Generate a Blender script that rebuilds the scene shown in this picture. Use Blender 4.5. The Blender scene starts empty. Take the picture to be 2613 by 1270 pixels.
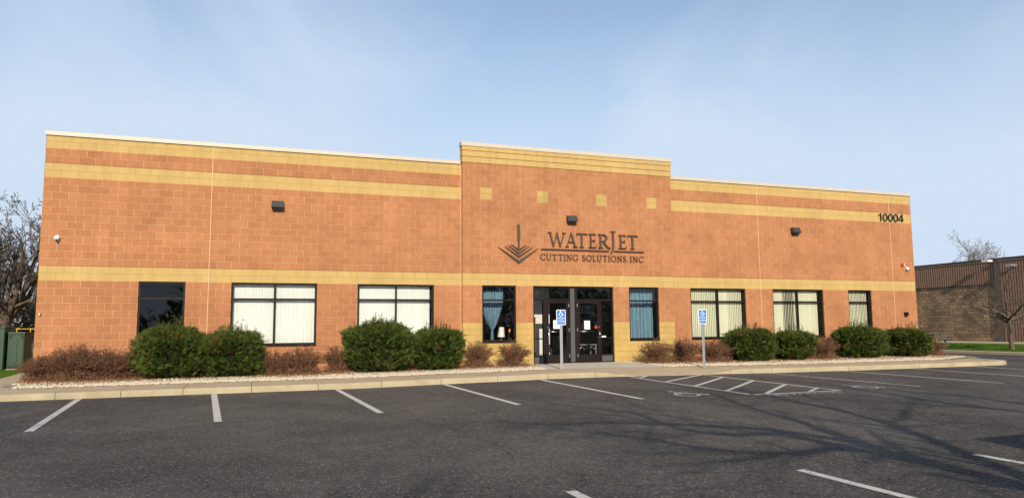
import bpy, math, random
import numpy as np
from mathutils import Vector, Matrix
rnd = random.Random(7)
C = bpy.context.scene.collection
sc = bpy.context.scene
PI = math.pi
R = math.radians

# ---------------------------------------------------------------- camera
def set_camera():
    yaw, pitch, roll = .35110, .10710, -.0084
    cy, sy, cp, sp = math.cos(yaw), math.sin(yaw), math.cos(pitch), math.sin(pitch)
    f = Vector((sy*cp, cy*cp, sp)); r = Vector((cy, -sy, 0)); u = r.cross(f)
    cr, sr = math.cos(roll), math.sin(roll)
    r2 = cr*r + sr*u; u2 = -sr*r + cr*u
    m = Matrix(((r2.x, u2.x, -f.x, 5.3096), (r2.y, u2.y, -f.y, -22.8077), (r2.z, u2.z, -f.z, 1.2774), (0, 0, 0, 1)))
    cd = bpy.data.cameras.new('camera'); cd.sensor_width = 36; cd.sensor_fit = 'HORIZONTAL'
    cd.lens = 1852.14/2613*36; cd.clip_end = 2000; cd.clip_start = .05
    co = bpy.data.objects.new('camera', cd); C.objects.link(co); co.matrix_world = m
    sc.camera = co
set_camera()

# ---------------------------------------------------------------- light
SUN_EL, SUN_AZ = 26.5, 11.5       # elevation, and how far left of straight behind the viewer
world = bpy.data.worlds.new("World"); sc.world = world; world.use_nodes = True
def make_world():
    nt = world.node_tree; nt.nodes.clear(); N = nt.nodes.new; L = nt.links.new
    out = N('ShaderNodeOutputWorld'); bg = N('ShaderNodeBackground'); bg.inputs[1].default_value = .135
    sky = N('ShaderNodeTexSky'); sky.sky_type = 'NISHITA'; sky.sun_disc = False
    sky.sun_elevation = R(SUN_EL); sky.sun_rotation = R(180+SUN_AZ)
    sky.air_density = 1.15; sky.dust_density = .6; sky.ozone_density = 2.6; sky.altitude = 250
    tc = N('ShaderNodeTexCoord'); mp = N('ShaderNodeMapping'); L(tc.outputs['Generated'], mp.inputs[0])
    mp.inputs['Rotation'].default_value = (0, 0, R(-25)); mp.inputs['Scale'].default_value = (1.3, .55, 1.6)
    n1 = N('ShaderNodeTexNoise'); n1.inputs['Scale'].default_value = 2.1; n1.inputs['Detail'].default_value = 5
    n1.inputs['Roughness'].default_value = .5; n1.inputs['Distortion'].default_value = .6
    L(mp.outputs[0], n1.inputs['Vector'])
    r1 = N('ShaderNodeMapRange'); r1.inputs[1].default_value = .42; r1.inputs[2].default_value = .75; L(n1.outputs[0], r1.inputs[0])
    # cloud haze is thicker low down
    sep = N('ShaderNodeSeparateXYZ'); L(tc.outputs['Generated'], sep.inputs[0])
    r2 = N('ShaderNodeMapRange'); r2.interpolation_type = 'SMOOTHSTEP'
    r2.inputs[1].default_value = .50; r2.inputs[2].default_value = .12; r2.inputs[3].default_value = .15; r2.inputs[4].default_value = .92
    L(sep.outputs[2], r2.inputs[0])
    mu = N('ShaderNodeMath'); mu.operation = 'MULTIPLY'; mu.inputs[1].default_value = .50; L(r1.outputs[0], mu.inputs[0])
    ad = N('ShaderNodeMath'); ad.operation = 'ADD'; ad.use_clamp = True; L(mu.outputs[0], ad.inputs[0]); L(r2.outputs[0], ad.inputs[1])
    mx = N('ShaderNodeMix'); mx.data_type = 'RGBA'; L(ad.outputs[0], mx.inputs[0]); L(sky.outputs[0], mx.inputs[6])
    mx.inputs[7].default_value = (4.35, 5.2, 6.3, 1)
    L(mx.outputs[2], bg.inputs[0]); L(bg.outputs[0], out.inputs[0])
make_world()
sd = bpy.data.lights.new('sun', 'SUN'); sd.energy = 4.3; sd.angle = R(.55); sd.color = (1, .87, .68)
so = bpy.data.objects.new('sun', sd); C.objects.link(so); so.location = (-10, -40, 30)
_to = Vector((math.sin(R(SUN_AZ))*math.cos(R(SUN_EL)), math.cos(R(SUN_AZ))*math.cos(R(SUN_EL)), -math.sin(R(SUN_EL))))
so.rotation_euler = _to.to_track_quat('-Z', 'Y').to_euler()
sc.view_settings.view_transform = 'Standard'; sc.view_settings.look = 'None'
sc.view_settings.exposure = .1; sc.view_settings.gamma = 1
sc.render.engine = 'CYCLES'
sc.cycles.max_bounces = 8; sc.cycles.transparent_max_bounces = 12

# ---------------------------------------------------------------- helpers
def tag(o, label=None, cat=None, group=None, kind=None):
    if label: o['label'] = label
    if cat: o['category'] = cat
    if group: o['group'] = group
    if kind: o['kind'] = kind
    return o
def thing(name, label, cat, loc=(0, 0, 0), group=None):
    o = bpy.data.objects.new(name, None); C.objects.link(o); o.location = loc
    return tag(o, label, cat, group)
def link(name, me, parent=None):
    o = bpy.data.objects.new(name, me); C.objects.link(o)
    if parent:
        o.parent = parent; o.location = -world_loc(parent)
    return o
def world_loc(o):
    v = Vector((0, 0, 0))
    while o is not None:
        v = v + Vector(o.location); o = o.parent
    return v
class MB:
    def __init__(s): s.v = []; s.f = []; s.m = []; s.uv = {}
    def quad(s, a, b, c, d, m=0, uv=None):
        i = len(s.v); s.v += [a, b, c, d]; s.f.append((i, i+1, i+2, i+3)); s.m.append(m)
        if uv: s.uv[len(s.f)-1] = uv
    def poly(s, pts, m=0):
        i = len(s.v); s.v += list(pts); s.f.append(tuple(range(i, i+len(pts)))); s.m.append(m)
    def box(s, x0, x1, y0, y1, z0, z1, m=0, rot=None, at=None):
        i = len(s.v)
        p = [(x0, y0, z0), (x1, y0, z0), (x1, y1, z0), (x0, y1, z0), (x0, y0, z1), (x1, y0, z1), (x1, y1, z1), (x0, y1, z1)]
        if rot is not None: p = [tuple(rot @ Vector(q)) for q in p]
        if at is not None: p = [(q[0]+at[0], q[1]+at[1], q[2]+at[2]) for q in p]
        s.v += p
        for q in ((3, 2, 1, 0), (4, 5, 6, 7), (0, 1, 5, 4), (1, 2, 6, 5), (2, 3, 7, 6), (3, 0, 4, 7)):
            s.f.append(tuple(i+k for k in q)); s.m.append(m)
    def tube(s, pts, r, n=8, m=0, cap=True):
        rs = r if isinstance(r, (list, tuple)) else [r]*len(pts)
        pts = [Vector(p) for p in pts]; base = len(s.v)
        for k, p in enumerate(pts):
            d = (pts[min(k+1, len(pts)-1)]-pts[max(k-1, 0)]).normalized()
            a = d.cross(Vector((0, 0, 1)));
            if a.length < 1e-3: a = Vector((1, 0, 0))
            a.normalize(); b = d.cross(a)
            for j in range(n):
                t = 2*PI*j/n; s.v.append(tuple(p+(a*math.cos(t)+b*math.sin(t))*rs[k]))
        for k in range(len(pts)-1):
            for j in range(n):
                q = base+k*n; s.f.append((q+j, q+(j+1) % n, q+n+(j+1) % n, q+n+j)); s.m.append(m)
        if cap:
            s.f.append(tuple(base+j for j in range(n))[::-1]); s.m.append(m)
            q = base+(len(pts)-1)*n; s.f.append(tuple(q+j for j in range(n))); s.m.append(m)
    def prism(s, pts2, y0, y1, m=0):
        """pts2 (x,z) outline counter-clockwise seen from -y; extruded from y0 (front) to y1"""
        n = len(pts2); i = len(s.v)
        s.v += [(x, y0, z) for x, z in pts2]+[(x, y1, z) for x, z in pts2]
        s.f.append(tuple(range(i, i+n))); s.m.append(m); s.f.append(tuple(range(i+2*n-1, i+n-1, -1))); s.m.append(m)
        for k in range(n):
            s.f.append((i+(k+1) % n, i+k, i+n+k, i+n+(k+1) % n)); s.m.append(m)
    def build(s, name, mats, parent=None, smooth=False, bevel=0):
        me = bpy.data.meshes.new(name); me.from_pydata([tuple(v) for v in s.v], [], s.f)
        if not isinstance(mats, (list, tuple)): mats = [mats]
        for mt in mats: me.materials.append(mt)
        me.polygons.foreach_set('material_index', s.m)
        if s.uv:
            ul = me.uv_layers.new(name='uv')
            for fi, uv in s.uv.items():
                p = me.polygons[fi]
                for k, li in enumerate(p.loop_indices): ul.data[li].uv = uv[k]
        if smooth: me.polygons.foreach_set('use_smooth', [True]*len(me.polygons))
        me.update(); o = link(name, me, parent)
        if bevel:
            b = o.modifiers.new('bevel', 'BEVEL'); b.width = bevel; b.segments = 2; b.limit_method = 'ANGLE'
        return o
def np_mesh(name, V, F, mats, parent=None, mi=None, smooth=False):
    V = np.asarray(V, np.float32).reshape(-1, 3); F = np.asarray(F, np.int32); k = F.shape[1]
    me = bpy.data.meshes.new(name); me.vertices.add(len(V)); me.vertices.foreach_set('co', V.ravel())
    me.loops.add(F.size); me.loops.foreach_set('vertex_index', F.ravel())
    me.polygons.add(len(F)); me.polygons.foreach_set('loop_start', np.arange(0, F.size, k, dtype=np.int32))
    if not isinstance(mats, (list, tuple)): mats = [mats]
    for mt in mats: me.materials.append(mt)
    if mi is not None: me.polygons.foreach_set('material_index', np.asarray(mi, np.int32))
    if smooth: me.polygons.foreach_set('use_smooth', np.ones(len(F), bool))
    me.update(calc_edges=True); me.validate()
    return link(name, me, parent)

# ---------------------------------------------------------------- materials
def new_mat(name):
    m = bpy.data.materials.new(name); m.use_nodes = True; nt = m.node_tree
    return m, nt, nt.nodes['Principled BSDF'], nt.nodes.new, nt.links.new
def col(c): return (c[0], c[1], c[2], 1)
def simple(name, c, rough=.6, metal=0, spec=.5, var=0, vscale=8, bump=0, bscale=60, c2=None, coord='Object', trans=0):
    m, nt, b, N, L = new_mat(name)
    b.inputs['Roughness'].default_value = rough; b.inputs['Metallic'].default_value = metal
    b.inputs['Specular IOR Level'].default_value = spec
    b.inputs['Base Color'].default_value = col(c)
    tc = N('ShaderNodeTexCoord')
    if var or c2:
        n = N('ShaderNodeTexNoise'); n.inputs['Scale'].default_value = vscale; n.inputs['Detail'].default_value = 6; n.inputs['Roughness'].default_value = .65
        L(tc.outputs[coord], n.inputs['Vector'])
        mr = N('ShaderNodeMapRange'); mr.inputs[1].default_value = .3; mr.inputs[2].default_value = .7; L(n.outputs[0], mr.inputs[0])
        mx = N('ShaderNodeMix'); mx.data_type = 'RGBA'; L(mr.outputs[0], mx.inputs[0])
        if c2: mx.inputs[6].default_value = col(c); mx.inputs[7].default_value = col(c2)
        else:
            mx.inputs[6].default_value = col([k*(1-var) for k in c]); mx.inputs[7].default_value = col([min(1, k*(1+var)) for k in c])
        L(mx.outputs[2], b.inputs['Base Color'])
    if bump:
        n = N('ShaderNodeTexNoise'); n.inputs['Scale'].default_value = bscale; n.inputs['Detail'].default_value = 5
        L(tc.outputs[coord], n.inputs['Vector']); bp = N('ShaderNodeBump'); bp.inputs['Strength'].default_value = 1; bp.inputs['Distance'].default_value = bump
        L(n.outputs[0], bp.inputs['Height']); L(bp.outputs[0], b.inputs['Normal'])
    return m
BL, CO = .4064, .2032
def block_mat(name, c1, c2, mortar, bump, phase=0, msize=.0135, bscale=26, stain=.12, bw=BL, rh=CO):
    m, nt, b, N, L = new_mat(name); b.inputs['Roughness'].default_value = .92; b.inputs['Specular IOR Level'].default_value = .2
    uv = N('ShaderNodeUVMap'); mp = N('ShaderNodeMapping'); mp.inputs['Location'].default_value = (phase, 0, 0); L(uv.outputs[0], mp.inputs[0])
    br = N('ShaderNodeTexBrick'); br.offset = .5; br.offset_frequency = 2; br.squash = 1
    br.inputs['Scale'].default_value = 1; br.inputs['Brick Width'].default_value = bw; br.inputs['Row Height'].default_value = rh
    br.inputs['Mortar Size'].default_value = msize/2; br.inputs['Mortar Smooth'].default_value = .15; br.inputs['Bias'].default_value = 0
    br.inputs['Color1'].default_value = col(c1); br.inputs['Color2'].default_value = col(c2); br.inputs['Mortar'].default_value = col(mortar)
    L(mp.outputs[0], br.inputs['Vector'])
    tc = N('ShaderNodeTexCoord')
    def noise(s, d=6, r=.6):
        n = N('ShaderNodeTexNoise'); n.inputs['Scale'].default_value = s; n.inputs['Detail'].default_value = d; n.inputs['Roughness'].default_value = r
        L(tc.outputs['Object'], n.inputs['Vector']); return n
    # stone aggregate speckle and broad weathering
    sp = noise(42, 4, .8); r = N('ShaderNodeMapRange'); r.inputs[1].default_value = .25; r.inputs[2].default_value = .75
    r.inputs[3].default_value = 1-(.34 if bump > .006 else .09); r.inputs[4].default_value = 1+(.34 if bump > .006 else .09); L(sp.outputs[0], r.inputs[0])
    st = noise(.7, 5, .6); r2 = N('ShaderNodeMapRange'); r2.inputs[1].default_value = .3; r2.inputs[2].default_value = .7
    r2.inputs[3].default_value = 1-stain; r2.inputs[4].default_value = 1+stain; L(st.outputs[0], r2.inputs[0])
    mu = N('ShaderNodeMath'); mu.operation = 'MULTIPLY'; L(r.outputs[0], mu.inputs[0]); L(r2.outputs[0], mu.inputs[1])
    # faint vertical run-off streaks
    m3 = N('ShaderNodeMapping'); m3.inputs['Scale'].default_value = (3.2, 3.2, .22); L(tc.outputs['Object'], m3.inputs[0])
    n3 = N('ShaderNodeTexNoise'); n3.inputs['Scale'].default_value = 1.4; n3.inputs['Detail'].default_value = 7; n3.inputs['Roughness'].default_value = .7; L(m3.outputs[0], n3.inputs['Vector'])
    r3 = N('ShaderNodeMapRange'); r3.inputs[1].default_value = .3; r3.inputs[2].default_value = .7; r3.inputs[3].default_value = .91; r3.inputs[4].default_value = 1.09; L(n3.outputs[0], r3.inputs[0])
    mu2 = N('ShaderNodeMath'); mu2.operation = 'MULTIPLY'; L(mu.outputs[0], mu2.inputs[0]); L(r3.outputs[0], mu2.inputs[1]); mu = mu2
    vm = N('ShaderNodeVectorMath'); vm.operation = 'SCALE'; L(br.outputs['Color'], vm.inputs[0]); L(mu.outputs[0], vm.inputs['Scale'])
    L(vm.outputs[0], b.inputs['Base Color'])
    h = noise(bscale, 6, .62); inv = N('ShaderNodeMath'); inv.operation = 'SUBTRACT'; inv.inputs[0].default_value = 1; L(br.outputs['Fac'], inv.inputs[1])
    h2 = noise(7, 2, .5); a0 = N('ShaderNodeMath'); a0.operation = 'ADD'; L(h.outputs[0], a0.inputs[0]); L(h2.outputs[0], a0.inputs[1])
    m1 = N('ShaderNodeMath'); m1.operation = 'MULTIPLY_ADD'; L(inv.outputs[0], m1.inputs[0]); L(a0.outputs[0], m1.inputs[1])
    m2 = N('ShaderNodeMath'); m2.operation = 'MULTIPLY'; m2.inputs[1].default_value = .25; L(inv.outputs[0], m2.inputs[0]); L(m2.outputs[0], m1.inputs[2])
    bp = N('ShaderNodeBump'); bp.inputs['Distance'].default_value = bump; bp.inputs['Strength'].default_value = 1
    L(m1.outputs[0], bp.inputs['Height']); L(bp.outputs[0], b.inputs['Normal'])
    return m
M = {}
RED1, RED2, RMO = (.472, .209, .098), (.418, .178, .081), (.70, .415, .23)
GO1, GO2, GMO = (.54, .375, .148), (.515, .355, .136), (.40, .27, .11)
PH = -29.25*BL + .5*BL*0
M['red'] = block_mat('red_split_face_block', RED1, RED2, RMO, .020, 0)
M['gold'] = block_mat('gold_smooth_block', GO1, GO2, GMO, .0022, 0, msize=.008, bscale=60, stain=.06)
M['redp'] = block_mat('red_split_face_block_front', RED1, RED2, RMO, .020, -29.25*BL+.5*BL)
M['goldp'] = block_mat('gold_smooth_block_front', GO1, GO2, GMO, .0022, -29.25*BL+.5*BL, msize=.008, bscale=60, stain=.06)
M['goldr'] = block_mat('gold_split_face_block', (.54, .37, .13), (.49, .33, .115), (.60, .43, .18), .018, -29.25*BL+.5*BL, bscale=24)
M['coping'] = simple('coping_metal', (.56, .50, .41), .45, var=.04, vscale=2)
M['sealant'] = simple('joint_sealant', (.80, .58, .38), .7)
M['bronze'] = simple('bronze_aluminium', (.013, .0075, .0065), .5, spec=.22, var=.2, vscale=3)
M['panel'] = simple('charcoal_panel', (.075, .078, .085), .75, var=.1, vscale=30)
M['steel'] = simple('brushed_steel', (.62, .62, .60), .3, metal=1)
M['galv'] = simple('galvanised_steel', (.50, .52, .54), .45, metal=.7, var=.12, vscale=40)
M['white'] = simple('white_paint', (.80, .80, .78), .5)
M['paper'] = simple('white_paper', (.82, .83, .84), .7)
M['black'] = simple('black_plastic', (.012, .012, .013), .45)
M['hood'] = simple('dark_grey_fixture_paint', (.045, .045, .045), .5, var=.1, vscale=12)
M['letter'] = simple('brown_painted_letter', (.085, .052, .036), .55, var=.1, vscale=20)
M['number'] = simple('black_painted_numeral', (.015, .011, .01), .5)
M['redp_'] = simple('red_plastic', (.45, .03, .02), .4)
M['green'] = simple('green_enamel', (.024, .064, .032), .45, var=.12, vscale=2.5)
M['greend'] = simple('green_enamel_groove', (.008, .018, .010), .6)
M['yellow'] = simple('yellow_paint', (.80, .48, .03), .5)
M['orange'] = simple('orange_plastic', (.75, .30, .03), .5)
M['blue'] = simple('sign_blue', (.010, .19, .62), .4)
M['curtain'] = simple('blue_curtain_cloth', (.15, .27, .37), .85, var=.14, vscale=6)
M['curtain2'] = simple('navy_curtain_band', (.015, .028, .065), .85)
M['blindw'] = simple('white_blind_vinyl', (.76, .79, .79), .6)
M['blindc'] = simple('cream_blind_vinyl', (.70, .71, .57), .6)
M['intwall'] = simple('interior_wall', (.42, .40, .35), .8)
M['intfloor'] = simple('interior_floor', (.10, .09, .08), .7)
M['intdark'] = simple('interior_ceiling', (.16, .155, .145), .9)
M['wood'] = simple('brown_wood', (.22, .085, .03), .5, c2=(.14, .05, .018), vscale=9)
M['leather'] = simple('black_leather', (.02, .02, .02), .4)
M['greywood'] = simple('weathered_grey_wood', (.20, .18, .155), .85, c2=(.11, .10, .09), vscale=14)
def glass_mat(name, tint=(1, 1, 1), refl=1.55):
    m, nt, b, N, L = new_mat(name); nt.nodes.remove(b); out = nt.nodes['Material Output']
    t = N('ShaderNodeBsdfTransparent'); t.inputs[0].default_value = col(tint); g = N('ShaderNodeBsdfGlossy'); g.inputs['Roughness'].default_value = .0
    fr = N('ShaderNodeFresnel'); fr.inputs[0].default_value = refl; mx = N('ShaderNodeMixShader')
    # old float glass is never perfectly flat
    tc = N('ShaderNodeTexCoord'); n = N('ShaderNodeTexNoise'); n.inputs['Scale'].default_value = 1.6; n.inputs['Detail'].default_value = 1; L(tc.outputs['Object'], n.inputs['Vector'])
    bp = N('ShaderNodeBump'); bp.inputs['Distance'].default_value = .006; L(n.outputs[0], bp.inputs['Height']); L(bp.outputs[0], g.inputs['Normal'])
    L(fr.outputs[0], mx.inputs[0]); L(t.outputs[0], mx.inputs[1]); L(g.outputs[0], mx.inputs[2]); L(mx.outputs[0], out.inputs[0])
    return m
M['glass'] = glass_mat('window_glass', (.95, .97, .96), 1.6)
M['darkglass'] = glass_mat('tinted_glass', (.25, .27, .27), 1.8)
def concrete(name, c, c2, fine=.08):
    m, nt, b, N, L = new_mat(name); b.inputs['Roughness'].default_value = .9; b.inputs['Specular IOR Level'].default_value = .25
    tc = N('ShaderNodeTexCoord')
    def noise(s, d=6, r=.6):
        n = N('ShaderNodeTexNoise'); n.inputs['Scale'].default_value = s; n.inputs['Detail'].default_value = d; n.inputs['Roughness'].default_value = r
        L(tc.outputs['Object'], n.inputs['Vector']); return n
    a = noise(1.1, 8, .7); r = N('ShaderNodeMapRange'); r.inputs[1].default_value = .32; r.inputs[2].default_value = .68; L(a.outputs[0], r.inputs[0])
    mx = N('ShaderNodeMix'); mx.data_type = 'RGBA'; mx.inputs[6].default_value = col(c); mx.inputs[7].default_value = col(c2); L(r.outputs[0], mx.inputs[0])
    f = noise(90, 3, .8); r2 = N('ShaderNodeMapRange'); r2.inputs[1].default_value = .3; r2.inputs[2].default_value = .7; r2.inputs[3].default_value = 1-fine; r2.inputs[4].default_value = 1+fine; L(f.outputs[0], r2.inputs[0])
    vm = N('ShaderNodeVectorMath'); vm.operation = 'SCALE'; L(mx.outputs[2], vm.inputs[0]); L(r2.outputs[0], vm.inputs['Scale']); L(vm.outputs[0], b.inputs['Base Color'])
    bp = N('ShaderNodeBump'); bp.inputs['Distance'].default_value = .004; L(f.outputs[0], bp.inputs['Height']); L(bp.outputs[0], b.inputs['Normal'])
    return m
M['curb'] = concrete('curb_concrete', (.36, .295, .18), (.51, .44, .30))
M['walk'] = concrete('walk_concrete', (.40, .32, .21), (.48, .395, .27))
M['slab'] = concrete('entrance_concrete', (.56, .52, .44), (.46, .42, .34))
def asphalt_mat():
    m, nt, b, N, L = new_mat('asphalt'); b.inputs['Roughness'].default_value = .93; b.inputs['Specular IOR Level'].default_value = .18
    tc = N('ShaderNodeTexCoord')
    def noise(s, d=6, r=.6, dist=0):
        n = N('ShaderNodeTexNoise'); n.inputs['Scale'].default_value = s; n.inputs['Detail'].default_value = d; n.inputs['Roughness'].default_value = r; n.inputs['Distortion'].default_value = dist
        L(tc.outputs['Object'], n.inputs['Vector']); return n
    def rng(src, a, b_, c, d):
        r = N('ShaderNodeMapRange'); r.inputs[1].default_value = a; r.inputs[2].default_value = b_; r.inputs[3].default_value = c; r.inputs[4].default_value = d; L(src, r.inputs[0]); return r.outputs[0]
    big = noise(.28, 6, .6, .4); mid = noise(2.2, 6, .6)
    mx = N('ShaderNodeMix'); mx.data_type = 'RGBA'; mx.inputs[6].default_value = (.052, .0485, .0455, 1); mx.inputs[7].default_value = (.102, .092, .082, 1)
    L(rng(big.outputs[0], .35, .66, 0, 1), mx.inputs[0])
    f = noise(20, 6, .9); s1 = rng(f.outputs[0], .34, .66, .35, 1.75)
    s2 = rng(mid.outputs[0], .3, .7, .86, 1.14)
    mu = N('ShaderNodeMath'); mu.operation = 'MULTIPLY'; L(s1, mu.inputs[0]); L(s2, mu.inputs[1])
    vm = N('ShaderNodeVectorMath'); vm.operation = 'SCALE'; L(mx.outputs[2], vm.inputs[0]); L(mu.outputs[0], vm.inputs['Scale'])
    # pale aggregate chips
    vo = N('ShaderNodeTexVoronoi'); vo.inputs['Scale'].default_value = 27; L(tc.outputs['Object'], vo.inputs['Vector'])
    ch = rng(vo.outputs['Distance'], .42, .20, 0, 1)
    sepc = N('ShaderNodeSeparateColor'); L(vo.outputs['Color'], sepc.inputs[0]); pick = rng(sepc.outputs[0], .48, 1.0, 0, .85)
    m3 = N('ShaderNodeMath'); m3.operation = 'MULTIPLY'; L(ch, m3.inputs[0]); L(pick, m3.inputs[1])
    m4 = N('ShaderNodeMix'); m4.data_type = 'RGBA'; L(m3.outputs[0], m4.inputs[0]); L(vm.outputs[0], m4.inputs[6]); m4.inputs[7].default_value = (.34, .29, .23, 1)
    # hair cracks
    vc = N('ShaderNodeTexVoronoi'); vc.feature = 'DISTANCE_TO_EDGE'; vc.inputs['Scale'].default_value = .17
    wn = noise(1.3, 5, .7); va = N('ShaderNodeVectorMath'); va.operation = 'MULTIPLY_ADD'; L(wn.outputs['Color'], va.inputs[0]); va.inputs[1].default_value = (1.2, 1.2, 0); L(tc.outputs['Object'], va.inputs[2]); L(va.outputs[0], vc.inputs['Vector'])
    ck = rng(vc.outputs['Distance'], .001, .0038, .6, 0)
    m5 = N('ShaderNodeMix'); m5.data_type = 'RGBA'; L(ck, m5.inputs[0]); L(m4.outputs[2], m5.inputs[6]); m5.inputs[7].default_value = (.022, .02, .02, 1)
    L(m5.outputs[2], b.inputs['Base Color'])
    bp = N('ShaderNodeBump'); bp.inputs['Distance'].default_value = .006; L(f.outputs[0], bp.inputs['Height']); L(bp.outputs[0], b.inputs['Normal'])
    return m
M['asphalt'] = asphalt_mat()
def paint_mat(name, wear):
    m, nt, b, N, L = new_mat(name); b.inputs['Roughness'].default_value = .8; out = nt.nodes['Material Output']
    tc = N('ShaderNodeTexCoord'); n = N('ShaderNodeTexNoise'); n.inputs['Scale'].default_value = 14; n.inputs['Detail'].default_value = 8; n.inputs['Roughness'].default_value = .8
    L(tc.outputs['Object'], n.inputs['Vector']); r = N('ShaderNodeMapRange'); r.inputs[1].default_value = wear-.07; r.inputs[2].default_value = wear+.07; L(n.outputs[0], r.inputs[0])
    b.inputs['Base Color'].default_value = (.54, .52, .47, 1)
    mx = N('ShaderNodeMixShader'); t = N('ShaderNodeBsdfTransparent'); L(r.outputs[0], mx.inputs[0]); L(t.outputs[0], mx.inputs[1]); L(b.outputs[0], mx.inputs[2]); L(mx.outputs[0], out.inputs[0])
    return m
M['paint'] = paint_mat('road_paint', .40)
M['paintw'] = paint_mat('worn_road_paint', .455)
def leafy(name, c, c2, trans=.25, scale=3.5):
    m, nt, b, N, L = new_mat(name); out = nt.nodes['Material Output']; b.inputs['Roughness'].default_value = .7; b.inputs['Specular IOR Level'].default_value = .25
    tc = N('ShaderNodeTexCoord'); n = N('ShaderNodeTexNoise'); n.inputs['Scale'].default_value = scale; n.inputs['Detail'].default_value = 6; n.inputs['Roughness'].default_value = .75
    L(tc.outputs['Object'], n.inputs['Vector']); r = N('ShaderNodeMapRange'); r.inputs[1].default_value = .33; r.inputs[2].default_value = .67; L(n.outputs[0], r.inputs[0])
    mx = N('ShaderNodeMix'); mx.data_type = 'RGBA'; mx.inputs[6].default_value = col(c); mx.inputs[7].default_value = col(c2); L(r.outputs[0], mx.inputs[0]); L(mx.outputs[2], b.inputs['Base Color'])
    if trans:
        t = N('ShaderNodeBsdfTranslucent'); L(mx.outputs[2], t.inputs[0]); ms = N('ShaderNodeMixShader'); ms.inputs[0].default_value = trans
        L(b.outputs[0], ms.inputs[1]); L(t.outputs[0], ms.inputs[2]); L(ms.outputs[0], out.inputs[0])
    return m
M['fol'] = leafy('evergreen_foliage', (.023, .048, .009), (.058, .095, .016), .08, 2.6)
M['fol3'] = leafy('evergreen_lit_tips', (.078, .118, .020), (.145, .175, .032), .12, 5)  # sunlight on the outer sprays, put into a paler leaf colour
M['fol2'] = leafy('evergreen_foliage_bronze', (.15, .115, .028), (.22, .13, .04))
M['stem'] = leafy('shrub_bark', (.075, .045, .03), (.12, .075, .05), 0)
M['twig'] = leafy('dry_stem', (.125, .066, .040), (.30, .165, .092), 0, 9)
M['seed'] = leafy('dry_seed_head', (.10, .050, .03), (.20, .10, .055), .1, 8)
M['bark'] = leafy('tree_bark', (.085, .062, .045), (.16, .125, .095), 0, 4)
M['barkg'] = leafy('grey_tree_bark', (.20, .175, .15), (.33, .29, .25), 0, 6)
M['litter'] = leafy('leaf_litter', (.20, .085, .035), (.42, .22, .11), .1, 20)
M['grass'] = leafy('lawn_grass', (.055, .12, .012), (.10, .19, .02), .2, 1.2)
M['soil'] = simple('lawn_soil', (.060, .105, .018), .95, c2=(.10, .12, .03), vscale=3)
M['ground'] = simple('far_ground', (.14, .12, .075), .95, c2=(.09, .12, .04), vscale=.08)
M['stone'] = simple('white_river_stone', (.72, .65, .50), .8, c2=(.50, .42, .30), vscale=22)
M['bed'] = simple('stone_bed_base', (.22, .16, .10), .95, c2=(.42, .35, .25), vscale=26, bump=.02, bscale=30)
M['nblock'] = block_mat('brown_split_face_block', (.35, .25, .14), (.20, .13, .095), (.11, .075, .055), .05, 0, msize=.014, bscale=9, stain=.22)
M['nmetal'] = simple('brown_ribbed_concrete', (.27, .168, .118), .9, var=.15, vscale=6, bump=.01, bscale=40)
M['nfascia'] = simple('dark_fascia', (.035, .028, .025), .6)
M['nfascia2'] = simple('brown_fascia', (.24, .17, .12), .7)
M['roof'] = simple('roof_membrane', (.25, .24, .22), .9)

# ---------------------------------------------------------------- ground levels
_bx = [4, 8, 10, 12, 13, 15, 16, 17, 18.5, 20, 22, 24]; _bz = [0, 0, .03, .05, .068, .068, .06, .045, .04, .02, .01, 0]
def bump(X): return float(np.interp(X, _bx, _bz))
def za(X, Y):
    s = max(0, -4.5-Y); return -.19-.0165*min(s, 25)+bump(X)*max(0, 1-s/6)
def zbed(X, Y):   # planting bed height
    t = min(1, max(0, (Y+3.0)/2.6)); return -.035+bump(X)+t*(.05+.01*math.sin(X*1.7))-.3*bump(X)*t

def lot():
    xs = [-60, -30, -10, -4]+list(np.arange(-3, 31.1, .5))+[31.2, 33, 35.2, 38.22]
    ys = [-21.6, -20, -18, -16, -14, -12, -10.5]+list(np.arange(-10, -4.4, .5))+[-4.3]
    mb = MB(); idx = {}
    for i, x in enumerate(xs):
        for j, y in enumerate(ys): idx[i, j] = len(mb.v); mb.v.append((x, y, za(x, y)))
    for i in range(len(xs)-1):
        for j in range(len(ys)-1): mb.f.append((idx[i, j], idx[i+1, j], idx[i+1, j+1], idx[i, j+1])); mb.m.append(0)
    # driveway past the building's right-hand end
    mb.poly([(30.6, -4.3, -.19), (38.22, -4.3, -.19), (38.22, 40, -.12), (30.6, 40, -.12)])
    tag(mb.build('parking_lot', M['asphalt']), kind='structure')
lot()
g = MB(); g.poly([(-500, -500, -.75), (600, -500, -.75), (600, 600, -.75), (-500, 600, -.75)])
tag(g.build('ground', M['ground']), kind='structure')
g = MB(); g.poly([(-60, -90, -.62), (60, -90, -.62), (60, -21.6, -.40), (-60, -21.6, -.40)])
tag(g.build('verge', M['soil']), kind='structure')

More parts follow.
